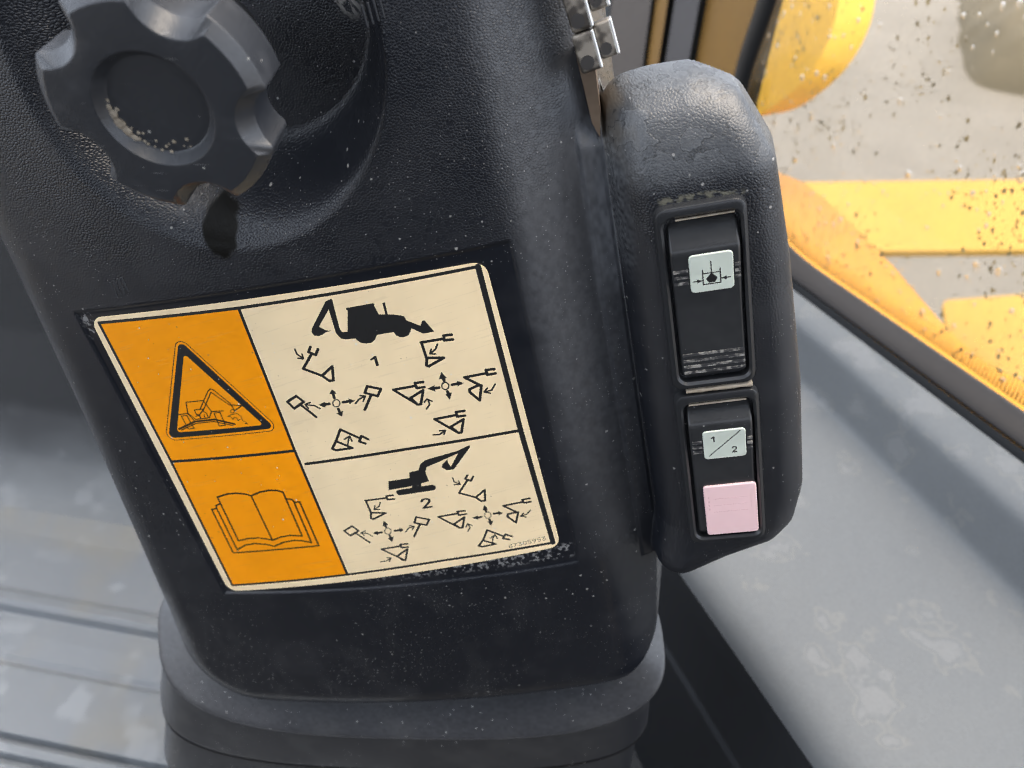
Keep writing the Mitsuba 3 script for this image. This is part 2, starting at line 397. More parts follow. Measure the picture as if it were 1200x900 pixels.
Q = np.stack([idx[:-1, :-1], idx[:-1, 1:], idx[1:, 1:], idx[1:, :-1]], -1)
cu = 0.5 * (U[:-1, :-1] + U[1:, 1:])
cv = 0.5 * (V[:-1, :-1] + V[1:, 1:])
gu, gv = np.gradient(W, step)[1], np.gradient(W, step)[0]
nrm = np.stack([-gu, -gv, np.ones_like(W)], -1)
nrm /= np.linalg.norm(nrm, axis=-1, keepdims=True)
NW = nrm.reshape(-1, 3) @ CA.T
def part_of_field(key, mask, mat):
    q = Q[quad_keep & mask]
    used, inv = np.unique(q, return_inverse=True)
    q = inv.reshape(q.shape)
    v = con(P3.reshape(-1, 3)[used])
    f = np.vstack([q[:, [0, 1, 2]], q[:, [0, 2, 3]]])
    uvs = np.c_[U.reshape(-1)[used], V.reshape(-1)[used]] * SC
    path = meshkit.write_ply((v, f), False, uvs, normals=NW[used])
    scene[key] = {'type': 'ply', 'filename': path, 'face_normals': False, 'bsdf': {'type': 'ref', 'id': mat}}
label('control_console', 'black textured plastic control console with orange and cream decal, knob and two rocker switches', 'control console')
is_pod = (cu > seam) & (cv > -70)
part_of_field('control_console__housing', ~is_pod, 'mat_housing')
part_of_field('control_console__switch_pod', is_pod, 'mat_pod')
label('control_console__switch_pod', 'rounded switch pod on the right side, water stained on top')
def surf(u, v=None):
    return body_w(np.asarray(u)) - 0.55

plain('mat_mark', (0.014, 0.016, 0.02), 0.5)
def block(w_, h_, t_, r=0.7):
    import manifold3d as m3
    pts = []
    s = m3.Manifold.sphere(r, 12)
    ms = [s.translate((x, y, z)) for x in (-w_ / 2 + r, w_ / 2 - r) for y in (-h_ / 2 + r, h_ / 2 - r) for z in (-t_ / 2 + r, t_ / 2 - r)]
    mm = m3.Manifold.batch_hull(ms).to_mesh()
    return trimesh.Trimesh(mm.vert_properties[:, :3], mm.tri_verts, process=False)
# little moulded grip marks
for (u0, v0) in [(-42, 52.5), (38.5, 99.0)]:
    for k in range(4):
        b = block(0.5, 4.2, 0.5, 0.2)
        b.apply_translation([u0 + k * 1.25, v0 + 0.3 * k, body_w(u0 + k * 1.25) - 0.08])
        put('control_console__moulded_mark', conmesh(b), 'mat_mark')

# ------------------------------------------------------------------ decal
ART = {"base":[[-53.35,45.75],[50.58,44.3],[53.09,-44.59],[-55.01,-51.5]],"orange1":[[-51.31,44.18],[-11.37,43.22],[-12.29,0.21],[-51.28,-0.13]],"orange2":[[-51.28,-0.13],[-12.29,0.21],[-12.08,-45.97],[-52.5,-48.75]],"frame":[[2.6,[[[-51.31,44.18],[-11.37,43.22],[15.47,43.11],[48.74,43.3]],[[-51.31,44.18],[-51.28,-0.13],[-52.5,-48.75]],[[-11.37,43.22],[-12.29,0.21],[-12.08,-45.97]],[[-52.5,-48.75],[-12.08,-45.97],[18.72,-43.83],[51.18,-42.78]]]],[2.9,[[[-51.28,-0.13],[-12.29,0.21]],[[-10.7,-4.47],[19.47,-3.55],[49.58,-3.21]]]],[4.6,[[[48.74,43.3],[49.58,-3.21],[51.18,-42.78]]]]],"tri":[[[-30.89,37.03],[-48.3,7.78],[-15.07,8.02]],[[-31.3,33.06],[-44.7,9.51],[-17.97,9.39]]],"digger":[[1.0,[[[-37.4,18.76],[-32.07,18.75],[-31.25,15.14],[-32.67,13.32],[-36.97,13.14],[-38.45,15.35],[-37.4,18.76]],[[-34.07,16.4],[-29.49,21.43],[-28.45,22.02],[-27.8,21.66],[-24.82,17.11],[-24.69,16.14]],[[-33.69,15.48],[-28.81,21.02],[-25.14,16.57]],[[-25.02,16.65],[-21.68,16.03],[-24.5,14.67],[-24.6,16.37]],[[-36.07,16.1],[-33.22,16.21],[-34.29,15.2],[-35.15,14.55],[-36.05,14.63],[-36.07,16.1]],[[-35.15,14.55],[-35.46,13.34]],[[-33.72,15.63],[-32.92,14.82],[-32.98,13.35]],[[-36.49,14.18],[-35.26,14.31],[-35.35,13.09]],[[-33.8,14.42],[-34.11,13.22]],[[-40.81,14.57],[-39.1,14.67],[-38.97,12.42],[-38.72,10.39],[-40.68,10.31],[-40.81,14.57]],[[-30.71,14.6],[-28.84,14.65],[-29.04,10.49],[-30.92,10.43],[-30.71,14.6]],[[-41.5,15.13],[-38.58,15.26],[-37.49,12.54]],[[-31.25,15.14],[-27.76,15.02]]]],[1.9,[[[-43.47,10.54],[-37.49,12.54],[-31.36,12.6],[-26.23,10.6]]]],[1.0,[[[-42.93,10.14],[-37.55,11.9],[-31.86,12.01],[-26.87,10.17]]]],[0.7,[[[-24.61,14.53],[-24.79,14.26],[-25.07,14.08],[-25.36,14.03],[-25.59,14.14],[-25.7,14.36],[-25.65,14.65],[-25.46,14.92],[-25.18,15.1],[-24.89,15.15],[-24.66,15.04],[-24.56,14.82],[-24.61,14.53]],[[-27.2,13.16],[-25.87,13.6],[-24.19,13.81],[-23.28,12.74],[-23.48,11.49],[-22.72,10.81],[-22.48,10.2],[-23.09,10.46]],[[-27.2,13.16],[-26.32,13.07],[-26.07,12.06],[-25.35,12.67],[-24.74,12.5],[-24.78,11.53],[-23.85,11.92]]]]],"book":[[1.9,[[[-42.15,-13.57],[-38.68,-12.65],[-35.59,-12.51],[-32.81,-13.05],[-31.21,-13.8]],[[-31.21,-13.8],[-28.0,-12.7],[-24.9,-12.28],[-22.53,-12.59],[-20.96,-13.36]]]],[1.65,[[[-42.15,-13.57],[-42.36,-30.44]],[[-42.36,-30.44],[-38.87,-29.64],[-35.27,-29.56],[-32.84,-30.11],[-31.11,-30.74]],[[-31.21,-13.8],[-31.11,-30.74]],[[-20.96,-13.36],[-21.02,-29.78]],[[-31.11,-30.74],[-27.84,-29.64],[-24.67,-29.24],[-21.02,-29.78]],[[-42.37,-16.04],[-43.95,-16.6],[-44.22,-17.69],[-44.32,-33.96]],[[-44.32,-33.96],[-40.84,-32.2],[-37.49,-31.71],[-34.1,-32.15],[-31.37,-33.09],[-27.78,-31.73],[-24.11,-31.2],[-21.28,-31.68],[-19.03,-32.53]],[[-19.03,-32.53],[-18.95,-16.78],[-19.32,-16.12],[-20.85,-15.78]],[[-44.22,-17.69],[-46.02,-18.01],[-46.22,-35.15],[-17.16,-33.84],[-17.24,-17.19],[-18.92,-17.27]]]]],"loader":[[0,[[[12.39,41.93],[10.68,41.43],[10.13,40.71],[5.0,34.99],[4.67,34.04],[4.99,33.14],[5.99,32.81],[7.01,32.99],[8.31,33.55],[9.7,33.65],[8.46,33.99],[6.99,35.24],[10.89,39.29],[10.62,32.9],[11.34,31.26],[12.46,30.84],[15.07,30.63],[15.21,30.1],[15.91,29.3],[17.03,28.87],[18.58,28.84],[19.71,29.49],[20.54,30.69],[24.86,30.69],[25.09,29.88],[25.81,29.18],[26.95,28.87],[28.13,29.22],[29.0,30.16],[29.3,30.94],[31.87,28.96],[34.61,29.0],[33.08,32.37],[32.48,32.38],[31.7,31.15],[28.77,33.18],[28.48,34.31],[27.96,34.63],[25.75,35.37],[24.74,35.55],[24.92,38.75],[24.29,38.64],[24.16,35.66],[22.58,35.95],[22.11,38.46],[22.37,38.79],[21.98,39.02],[15.25,38.96],[15.07,38.57],[15.4,38.29],[13.61,32.73],[12.19,32.9],[11.93,34.02],[12.58,41.58]]]]],"excavator":[[0,[[[10.62,-13.24],[16.77,-13.05],[17.16,-11.17],[19.88,-10.89],[20.84,-9.02],[22.48,-7.94],[23.9,-7.64],[31.78,-6.43],[35.38,-5.2],[35.48,-5.82],[29.46,-12.21],[27.44,-12.16],[26.36,-10.9],[26.97,-9.82],[28.65,-8.64],[28.38,-9.56],[28.85,-11.23],[31.78,-7.28],[22.42,-10.23],[21.59,-11.61],[21.75,-14.97],[19.5,-15.33],[18.81,-17.42],[16.13,-17.57],[16.69,-15.85],[9.83,-16.24]]]],[6.2,[[[12.65,-17.51],[22.17,-17.23]]]]],"p":[[2.4,[[[-1.01,24.51],[2.67,28.36]],[[2.99,30.26],[2.0,28.9],[3.56,27.84],[4.67,29.3]],[[-1.01,24.51],[3.2,21.8]],[[3.2,21.8],[6.69,24.05],[5.72,20.11],[4.57,20.06],[3.2,21.8]]]],[1.488,[[[-1.21,30.21],[-1.14,28.72],[-0.05,27.46]],[[-1.27,27.65],[0.04,27.29],[0.12,28.64]]]],[2.4,[[[-8.73,15.61],[-5.7,16.96],[-4.28,15.01],[-7.58,13.33],[-8.73,15.61]],[[-5.56,14.42],[-2.58,10.02]]]],[1.488,[[[-0.68,12.38],[-1.89,13.49],[-4.09,14.04]],[[-2.56,14.59],[-4.23,14.12],[-3.73,12.8]]]],[2.4,[[[13.83,17.01],[17.07,15.62],[15.64,13.73],[12.61,15.2],[13.83,17.01]],[[14.0,14.23],[11.06,10.21]]]],[1.488,[[[9.21,12.44],[10.44,13.53],[12.37,14.26]],[[11.13,14.58],[12.47,14.25],[11.4,12.79]]]],[2.4,[[[2.67,5.28],[7.09,1.75]],[[9.19,1.13],[7.72,2.4],[6.57,0.77],[8.02,-0.06]],[[2.67,5.28],[0.27,1.79]],[[0.27,1.79],[-1.57,-0.47],[-0.69,-1.09],[4.07,-0.99],[0.27,1.79]]]],[1.488,[[[3.14,0.14],[3.73,1.62],[4.52,2.74]],[[2.8,2.06],[4.51,2.87],[4.66,1.17]]]],[2.4,[[[30.66,26.74],[36.38,26.7]],[[38.56,27.41],[36.58,27.52],[36.47,26.21],[38.54,26.09]],[[30.76,26.63],[30.89,21.86]],[[31.01,22.33],[35.17,21.55],[30.81,19.91],[30.33,20.25],[31.01,22.33]]]],[1.488,[[[34.53,25.53],[33.69,24.25],[32.14,23.34]],[[32.65,24.45],[32.04,23.26],[33.44,22.95]]]],[2.4,[[[20.17,14.85],[26.18,15.03]],[[28.3,15.77],[26.17,15.85],[26.21,14.31],[28.25,14.25]],[[20.17,14.85],[25.08,9.64]],[[27.68,13.43],[26.03,9.48],[25.12,9.48],[23.93,11.78],[27.68,13.43]]]],[1.488,[[[27.09,7.81],[28.16,8.94],[28.25,10.49]],[[27.06,9.92],[27.94,10.7],[29.07,9.82]]]],[2.4,[[[38.86,15.14],[44.57,15.26]],[[46.69,16.03],[44.59,16.16],[44.67,14.74],[46.77,14.77]],[[38.86,15.14],[42.51,11.9]],[[42.54,12.05],[41.14,7.8],[39.22,10.66],[39.32,11.51],[41.46,12.16],[42.54,12.05]]]],[1.488,[[[45.98,11.71],[44.77,10.17],[42.88,10.04]],[[43.84,10.97],[42.76,10.06],[44.24,9.36]]]],[2.4,[[[28.35,4.4],[34.33,4.64]],[[36.57,5.49],[34.37,5.53],[34.34,4.1],[36.45,4.03]],[[28.35,4.4],[33.46,-0.86]],[[35.76,3.04],[34.28,-0.9],[33.46,-0.86],[31.93,1.33],[35.76,3.04]]]],[1.488,[[[26.81,-0.32],[28.47,-0.5],[30.0,0.43]],[[28.77,0.65],[30.26,0.54],[29.58,-0.7]]]],[1.95,[[[2.15,-18.94],[8.61,-18.82]],[[10.54,-18.17],[8.56,-18.18],[8.56,-19.45],[10.53,-19.5]],[[2.24,-18.95],[2.51,-23.69]],[[2.45,-23.38],[6.72,-24.06],[2.45,-25.77],[1.84,-25.39],[2.45,-23.38]]]],[1.209,[[[6.25,-20.06],[5.46,-21.42],[3.87,-22.38]],[[4.39,-20.98],[3.7,-22.48],[5.35,-22.58]]]],[1.95,[[[-7.55,-29.05],[-4.57,-27.54],[-3.23,-29.52],[-6.21,-31.04],[-7.55,-29.05]],[[-4.36,-30.26],[-1.23,-34.21]]]],[1.209,[[[0.29,-32.02],[-0.83,-30.84],[-2.64,-30.33]],[[-1.23,-29.75],[-2.74,-30.32],[-2.02,-31.51]]]],[1.95,[[[14.89,-26.7],[18.38,-28.18],[17.08,-30.02],[13.87,-28.7],[14.89,-26.7]],[[15.19,-29.61],[12.43,-33.6]]]],[1.209,[[[10.41,-31.66],[11.74,-30.33],[13.38,-29.95]],[[12.22,-29.49],[13.43,-29.96],[12.57,-31.17]]]],[1.95,[[[1.46,-37.16],[7.53,-36.66]],[[9.78,-36.14],[7.51,-36.03],[7.6,-37.29],[9.65,-37.31]],[[1.46,-37.16],[7.2,-42.19]],[[9.21,-38.01],[7.44,-42.22],[6.57,-42.11],[5.38,-40.37],[9.21,-38.01]]]],[1.209,[[[-0.23,-41.95],[1.56,-41.83],[3.23,-40.94]],[[2.17,-40.62],[3.36,-40.82],[2.48,-42.13]]]],[1.95,[[[28.95,-20.26],[32.27,-16.35]],[[32.65,-14.75],[31.71,-15.83],[33.09,-16.81],[34.03,-15.52]],[[28.95,-20.26],[33.12,-22.61]],[[33.12,-22.61],[36.16,-20.49],[35.48,-24.12],[34.39,-24.19],[33.12,-22.61]]]],[1.209,[[[28.46,-14.89],[28.54,-16.32],[29.9,-17.4]],[[28.32,-17.23],[29.95,-17.51],[29.77,-16.16]]]],[1.95,[[[21.16,-27.6],[26.96,-27.27]],[[29.06,-26.69],[26.94,-26.6],[27.1,-27.96],[29.21,-27.88]],[[21.16,-27.6],[26.14,-32.46]],[[28.44,-28.91],[26.99,-32.6],[26.14,-32.46],[24.98,-30.85],[28.44,-28.91]]]],[1.209,[[[28.19,-34.11],[29.12,-32.96],[28.89,-31.51]],[[28.04,-32.49],[28.83,-31.38],[29.86,-32.24]]]],[1.95,[[[39.95,-26.87],[45.52,-26.6]],[[47.73,-25.75],[45.55,-25.79],[45.79,-26.98],[47.75,-26.94]],[[39.95,-26.87],[43.48,-30.02]],[[43.63,-29.88],[42.26,-33.51],[40.3,-30.79],[40.67,-30.03],[42.65,-29.86],[43.63,-29.88]]]],[1.209,[[[47.06,-29.91],[45.85,-31.05],[44.06,-31.41]],[[45.1,-30.51],[43.94,-31.38],[45.44,-32.07]]]],[1.95,[[[33.72,-34.62],[37.88,-37.78]],[[40.17,-38.22],[38.47,-37.09],[37.48,-38.46],[39.21,-39.24]],[[33.72,-34.62],[31.67,-38.27]],[[31.69,-38.16],[30.03,-40.03],[30.95,-40.48],[35.04,-40.15],[31.69,-38.16]]]],[1.209,[[[34.3,-39.44],[34.63,-37.93],[35.46,-36.76]],[[33.9,-37.8],[35.56,-36.67],[35.9,-38.17]]]]],"c":[[1.1,[[[5.18,13.17],[5.02,12.85],[4.79,12.57],[4.5,12.37],[4.19,12.26],[3.87,12.25],[3.6,12.34],[3.38,12.53],[3.25,12.8],[3.21,13.12],[3.28,13.45],[3.44,13.77],[3.67,14.05],[3.96,14.25],[4.27,14.36],[4.58,14.37],[4.86,14.28],[5.07,14.09],[5.2,13.82],[5.24,13.5],[5.18,13.17]]],1],[2.6,[[[4.31,16.21],[4.2,14.95]],[[0.99,13.38],[2.32,13.42]],[[6.07,13.33],[7.81,13.41]],[[4.22,11.55],[4.2,10.36]]]],[0,[[[3.28,16.25],[4.41,17.58],[5.34,16.17]],[[-0.67,13.5],[1.4,14.26],[0.91,12.39]],[[9.28,13.3],[7.83,14.28],[7.57,12.51]],[[4.48,9.13],[3.14,10.22],[5.31,10.85]]]],[1.1,[[[34.43,13.46],[34.31,13.16],[34.11,12.9],[33.86,12.71],[33.57,12.61],[33.28,12.61],[33.02,12.71],[32.81,12.9],[32.66,13.17],[32.61,13.47],[32.65,13.8],[32.77,14.11],[32.97,14.37],[33.22,14.55],[33.51,14.65],[33.79,14.65],[34.06,14.55],[34.27,14.36],[34.41,14.1],[34.46,13.79],[34.43,13.46]]],1],[2.6,[[[33.53,15.91],[33.61,15.14]],[[30.82,13.47],[31.8,13.45]],[[35.32,13.65],[36.66,13.7]],[[33.66,11.97],[33.82,11.17]]]],[0,[[[33.55,17.71],[32.42,15.87],[34.5,15.73]],[[28.81,13.64],[30.92,14.37],[30.66,12.48]],[[38.35,13.58],[36.73,14.55],[36.56,12.91]],[[33.69,9.39],[32.92,11.34],[34.74,11.46]]]],[0.8,[[[6.29,-30.8],[6.14,-31.16],[5.91,-31.47],[5.62,-31.71],[5.31,-31.84],[5.0,-31.86],[4.73,-31.77],[4.52,-31.57],[4.38,-31.28],[4.35,-30.93],[4.41,-30.56],[4.57,-30.2],[4.8,-29.89],[5.08,-29.66],[5.39,-29.53],[5.7,-29.51],[5.97,-29.6],[6.18,-29.8],[6.31,-30.09],[6.35,-30.43],[6.29,-30.8]]],1],[2.2,[[[5.21,-28.53],[5.27,-29.15]],[[2.24,-30.97],[3.44,-30.87]],[[7.35,-30.82],[8.84,-30.72]],[[5.42,-32.29],[5.45,-33.15]]]],[0,[[[5.29,-26.62],[4.36,-28.61],[6.15,-28.48]],[[0.7,-30.84],[2.34,-30.12],[2.11,-31.87]],[[10.16,-30.83],[8.99,-29.82],[8.72,-31.62]],[[5.5,-34.84],[4.52,-33.35],[6.49,-32.79]]]],[0.8,[[[35.93,-29.52],[35.82,-29.86],[35.62,-30.15],[35.37,-30.36],[35.09,-30.48],[34.81,-30.48],[34.55,-30.38],[34.34,-30.17],[34.2,-29.89],[34.15,-29.55],[34.18,-29.2],[34.3,-28.86],[34.49,-28.57],[34.74,-28.36],[35.02,-28.25],[35.3,-28.24],[35.56,-28.35],[35.77,-28.55],[35.91,-28.83],[35.97,-29.17],[35.93,-29.52]]],1],[2.2,[[[34.83,-27.44],[34.96,-28.01]],[[32.2,-29.68],[33.17,-29.63]],[[36.84,-29.13],[38.13,-29.16]],[[35.18,-31.0],[35.26,-31.63]]]],[0,[[[34.91,-25.54],[33.97,-27.45],[35.66,-27.43]],[[30.44,-29.53],[32.22,-29.01],[32.13,-30.56]],[[39.46,-29.41],[38.2,-28.45],[38.13,-29.98]],[[35.2,-33.3],[34.42,-31.64],[36.14,-31.56]]]]],"t1":[[16.81,22.27],[18.61,22.29],[16.86,25.07]],"t2":[[17.53,-24.06],[20.54,-23.91],[17.57,-20.7]],"t3":[[38.46,-42.41],[49.45,-41.4],[38.42,-41.03]]}
def on_face(poly, lift, key, mat, thick=0.0, strip=3.0):
    """lay a flat outline (u, v) on the curved face"""
    V_, F_, n = [], [], 0
    x0, y0, x1, y1 = poly.bounds
    a = math.floor(x0 / strip) * strip
    while a < x1:
        g = poly.intersection(sbox(a, y0 - 1, a + strip, y1 + 1))
        for p in getattr(g, 'geoms', [g]):
            if p.geom_type != 'Polygon' or p.area < 1e-6: continue
            pts, tri = trimesh.creation.triangulate_polygon(p, engine='earcut')
            V_.append(pts); F_.append(tri + n); n += len(pts)
        a += strip
    v2, f = np.vstack(V_), np.vstack(F_)
    top = np.c_[v2, surf(v2[:, 0]) + lift]
    if thick:
        ring = np.asarray(shapely.segmentize(poly.exterior, 1.0).coords)[:-1]
        m = len(ring)
        up = np.c_[ring, surf(ring[:, 0]) + lift]
        dn = np.c_[ring, surf(ring[:, 0]) + lift - thick]
        i = np.arange(m); j = (i + 1) % m
        side = np.vstack([np.c_[i, j, j + m], np.c_[i, j + m, i + m]])
        f = np.vstack([f, side + len(top)])
        top = np.vstack([top, up, dn])
    uvs = top[:, :2] * SC
    m_ = trimesh.Trimesh(con(top), f, process=False)
    k = put(key, m_, mat, smooth=False, uv=uvs)
    return k
D = 'control_console__decal'
base = Polygon(ART['base']).buffer(-3.4).buffer(3.4, quad_segs=10)
label(on_face(base, 0.16, D, 'mat_cream', thick=0.14), 'cream and orange safety decal with machine pictograms')
on_face(Polygon(ART['orange1']), 0.20, D + '__orange_panel', 'mat_orange')
on_face(Polygon(ART['orange2']).buffer(-0.02), 0.20, D + '__orange_panel', 'mat_orange')
PX = 0.31
def strokes(groups):
    out = []
    for g in groups:
        wpx, lines = g[0], g[1]
        for l in lines:
            if wpx == 0: out.append(Polygon(l).buffer(0))
            else: out.append(LineString(l).buffer(wpx * PX / 2, quad_segs=4, join_style='round'))
    return unary_union(out)
def ink_on(name, shape, mat='mat_ink', lift=0.24):
    return on_face(shape, lift, D + '__' + name, mat)
ink_on('frame_lines', strokes(ART['frame']))
tri_o, tri_i = Polygon(ART['tri'][0]), Polygon(ART['tri'][1])
band = tri_o.buffer(-1.3).buffer(1.3).difference(tri_i.buffer(-0.7).buffer(0.7))
line = tri_o.buffer(-1.3).buffer(1.3 + 0.75).exterior.buffer(0.11)
label(ink_on('warning_triangle', unary_union([band, line])), 'black warning triangle on orange')
ink_on('digger_drawing', strokes(ART['digger']), 'mat_outline')
label(ink_on('open_book_drawing', strokes(ART['book']), 'mat_outline'), 'open book drawn in thin lines on orange')
label(ink_on('loader_silhouette', strokes(ART['loader'])), 'black backhoe loader silhouette above the figure 1')
label(ink_on('excavator_silhouette', strokes(ART['excavator'])), 'black excavator silhouette above the figure 2')
for k in range(0, len(ART['p']), 2):
    ink_on('pictogram', strokes(ART['p'][k:k + 2]))
for k in range(0, len(ART['c']), 3):
    c, st, pg = ART['c'][k:k + 3]
    ink_on('direction_cross', unary_union([Polygon(c[1][0]).exterior.buffer(c[0] * PX / 2), strokes([st, pg])]))
def text_poly(txt, h, bold=False):
    m = meshkit.text_mesh(txt, h, 0.001, bold)
    f = m.faces[(m.face_normals[:, 2] > 0.5)]
    return unary_union([Polygon(m.vertices[t][:, :2]).buffer(1e-4) for t in f])
ONE = Polygon([(0.30, 0), (0.30, 0.70), (0.04, 0.62), (0.04, 0.76), (0.34, 1.0), (0.50, 1.0), (0.50, 0)])
def lettering(txt, key, o, along, upv, wfit=None, bold=True):
    h = math.hypot(upv[0] - o[0], upv[1] - o[1])
    p = text_poly(txt, h, bold) if txt != '1' else shapely.affinity.scale(ONE, h, h, origin=(0, 0))
    x0, y0, x1, y1 = p.bounds
    L = math.hypot(along[0] - o[0], along[1] - o[1]) * (0.55 if txt == '1' else 1)
    s = L / (x1 - x0)
    ax = np.array([along[0] - o[0], along[1] - o[1]]) / L * s
    ay = np.array([upv[0] - o[0], upv[1] - o[1]]) / h
    q = shapely.affinity.affine_transform(p, [ax[0], ay[0], ax[1], ay[1], o[0] - x0 * ax[0], o[1] - x0 * ax[1]])
    return ink_on(key, q)
lettering('1', 'figure_one', *ART['t1'])
lettering('2', 'figure_two', *ART['t2'])
lettering('87305953', 'serial_number', *ART['t3'], bold=False)

# ------------------------------------------------------------------ rocker switches on the pod (drawn in u, v, w)
def ring_mesh(out, inn, z0, z1, bevel):
    """frame with a rounded upper edge"""
    N = 160
    def res(p):
        L = p.exterior
        if not L.is_ccw: L = shapely.LinearRing(list(L.coords)[::-1])
        c = p.centroid
        pts = np.array([L.interpolate(t, normalized=True).coords[0] for t in np.linspace(0, 1, N, endpoint=False)])
        a = np.arctan2(pts[:, 1] - c.y, pts[:, 0] - c.x)
        return np.roll(pts, -int(np.argmin(np.abs(a + np.pi * 0.75))), 0)
    rows = [(out, z0), (out, z1 - bevel), (out.buffer(-bevel * .35), z1 - bevel * .3), (out.buffer(-bevel), z1),
            (inn.buffer(bevel * .6), z1), (inn, z1 - bevel * .6), (inn, z0)]
    P = np.array([np.vstack([(r := np.c_[res(p), np.full(N, z)]), r[:1]]) for p, z in rows])
    return grid_mesh(P)
def switch(key, u0, v0, u1, v1, pivot, tall):
    bez_o = rounded_rect(u0, v0, u1, v1, 2.6)
    bez_i = rounded_rect(u0 + 1.9, v0 + 1.9, u1 - 1.5, v1 - 2.6, 2.2)
    put(key + '__bezel', conmesh(ring_mesh(bez_o, bez_i, -5, 0.9, 1.0)), 'mat_bezel')
    put(key + '__well', conmesh(prism(bez_i.buffer(0.3), -5, -2.4)), 'mat_gap')
    # rocker: side profile along v swept across u, upper end pressed in
    x0, x1 = u0 + 2.7, u1 - 2.1
    lo, hi = v0 + 2.5, v1 - 3.2
    prof = [(lo, -1.6), (lo + 0.5, -0.2), (lo + 1.6, 0.25), (pivot - 8, 0.35), (pivot, 0.95), (pivot + 5.6, 1.75), (pivot + 6.6, 1.65), (pivot + 7.4, 0.9), (hi - 1.2, -1.6), (hi, -3.0)]
    vs = np.linspace(lo, hi, 140)
    ws = np.interp(vs, [a for a, b in prof], [b for a, b in prof])
    k = np.exp(-0.5 * (np.arange(-6, 7) / 2.0) ** 2); k /= k.sum()
    ws = np.convolve(np.pad(ws, 6, mode='edge'), k, 'valid')
    us = np.linspace(0, 1, 60)
    mid = 0.5 * (x0 + x1)
    shape = rounded_rect(x0, lo, x1, hi, 2.0)
    rows = []
    for v_, w_ in zip(vs, ws):
        g = shape.intersection(LineString([(x0 - 5, v_), (x1 + 5, v_)]))
        a, b = (g.bounds[0], g.bounds[2]) if not g.is_empty and g.length > 0 else (mid - 2, mid + 2)
        e = 0.7
        xs = np.concatenate([[a, a], a + e * (1 - np.cos(np.linspace(0, np.pi / 2, 6))), np.linspace(a + e, b - e, 8)[1:-1], b - e * (1 - np.cos(np.linspace(np.pi / 2, 0, 6))), [b, b]])
        ze = np.concatenate([[-6, -1.2], -e + e * np.sin(np.linspace(0, np.pi / 2, 6)), np.zeros(6), -e + e * np.sin(np.linspace(np.pi / 2, 0, 6)), [-1.2, -6]])
        rows.append(np.c_[xs, np.full(len(xs), v_), w_ + ze])
    put(key + '__rocker', conmesh(grid_mesh(np.array(rows))), 'mat_switch', smooth=40)
    def wat(v_): return np.interp(v_, vs, ws)
    return wat, x0, x1, lo, hi
def rib_color(p, n, uv):
    return mix(mi.Color3f(0.04, 0.04, 0.042), mi.Color3f(0.30, 0.285, 0.26), smoothstep(0.42, 0.70, fbm(p.x * 700, p.y * 700, p.z * 700)))
plain('mat_rib', proc(rib_color), 0.5)
def flat_on(key, poly, wat, lift, mat, thick=0.0, bevel=0.0):
    """an inlay that follows the rocker's slope"""
    m = prism(poly, 0, thick, bevel) if thick else prism(poly, 0, 0.03)
    v = np.asarray(m.vertices).copy()
    v[:, 2] += wat(v[:, 1]) + lift
    return put(key, conmesh(trimesh.Trimesh(v, m.faces, process=False)), mat)
K = 'control_console__rocker_switch'
wat, x0, x1, lo, hi = switch(K, 89.4, 5.0, 109.2, 50.8, 34.5, True)
labels[K] = {'label': 'upper black rocker switch with pale drop and cylinder icon tile'}
tile = rounded_rect(95.9, 30.4, 105.4, 39.8, 1.0)
flat_on(K + '__icon_tile', tile, wat, -0.1, 'mat_tile', 0.55, 0.25)
cx, cy = 100.6, 34.2
ic = [LineString([(cx - 1.9, cy + 1.7), (cx - 1.9, cy - 1.9), (cx + 1.9, cy - 1.9), (cx + 1.9, cy + 1.7)]), LineString([(cx - 1.9, cy + .8), (cx + 1.9, cy + .8)]), LineString([(cx, cy + .8), (cx, cy + 3.6)]),
      LineString([(cx - 4, cy - 0.9), (cx - 2.1, cy - 0.9)]), LineString([(cx + 4, cy - 0.9), (cx + 2.1, cy - 0.9)])]
icon = unary_union([l.buffer(0.14) for l in ic] + [Polygon([(cx, cy + 0.7), (cx + 1.15, cy - 0.6), (cx + .6, cy - 1.5), (cx - .6, cy - 1.5), (cx - 1.15, cy - 0.6)]).buffer(0.1),
      Polygon([(cx - 2.0, cy - .9), (cx - 3.2, cy - .4), (cx - 3.2, cy - 1.4)]), Polygon([(cx + 2.0, cy - .9), (cx + 3.2, cy - .4), (cx + 3.2, cy - 1.4)])])
for g in [icon]:
    ms = [prism(p, 0, 0.03) for p in getattr(g, 'geoms', [g])]
    m = cat(ms); v = np.asarray(m.vertices).copy(); v[:, 2] += wat(v[:, 1]) + 0.46
    put(K + '__drop_icon', conmesh(trimesh.Trimesh(v, m.faces, process=False)), 'mat_ink', smooth=False)
def ribs(key, u0, u1, vs_, wat, h=0.5):
    for v_ in vs_:
        b = prism(rounded_rect(u0, v_ - 0.33, u1, v_ + 0.33, 0.15), -0.3, h)
        v = np.asarray(b.vertices).copy(); v[:, 2] += wat(v[:, 1])
        put(key + '__rib', conmesh(trimesh.Trimesh(v, b.faces, process=False)), 'mat_rib')
ribs(K, 92.4, 95.6, (33.2, 34.7, 36.2), wat); ribs(K, 105.7, 106.9, (33.2, 34.7, 36.2), wat)
ribs(K, 92.6, 106.8, (9.6, 11.2, 12.8, 14.4), wat, 0.3)
K2 = K + '_001'
wat, x0, x1, lo, hi = switch(K2, 89.4, -44.6, 109.6, 3.4, -11.5, True)
labels[K2] = {'label': 'lower black rocker switch with 1/2 icon tile and pink window'}
tile = rounded_rect(95.3, -16.2, 105.7, -7.0, 1.0)
flat_on(K2 + '__icon_tile', tile, wat, -0.1, 'mat_tile', 0.55, 0.25)
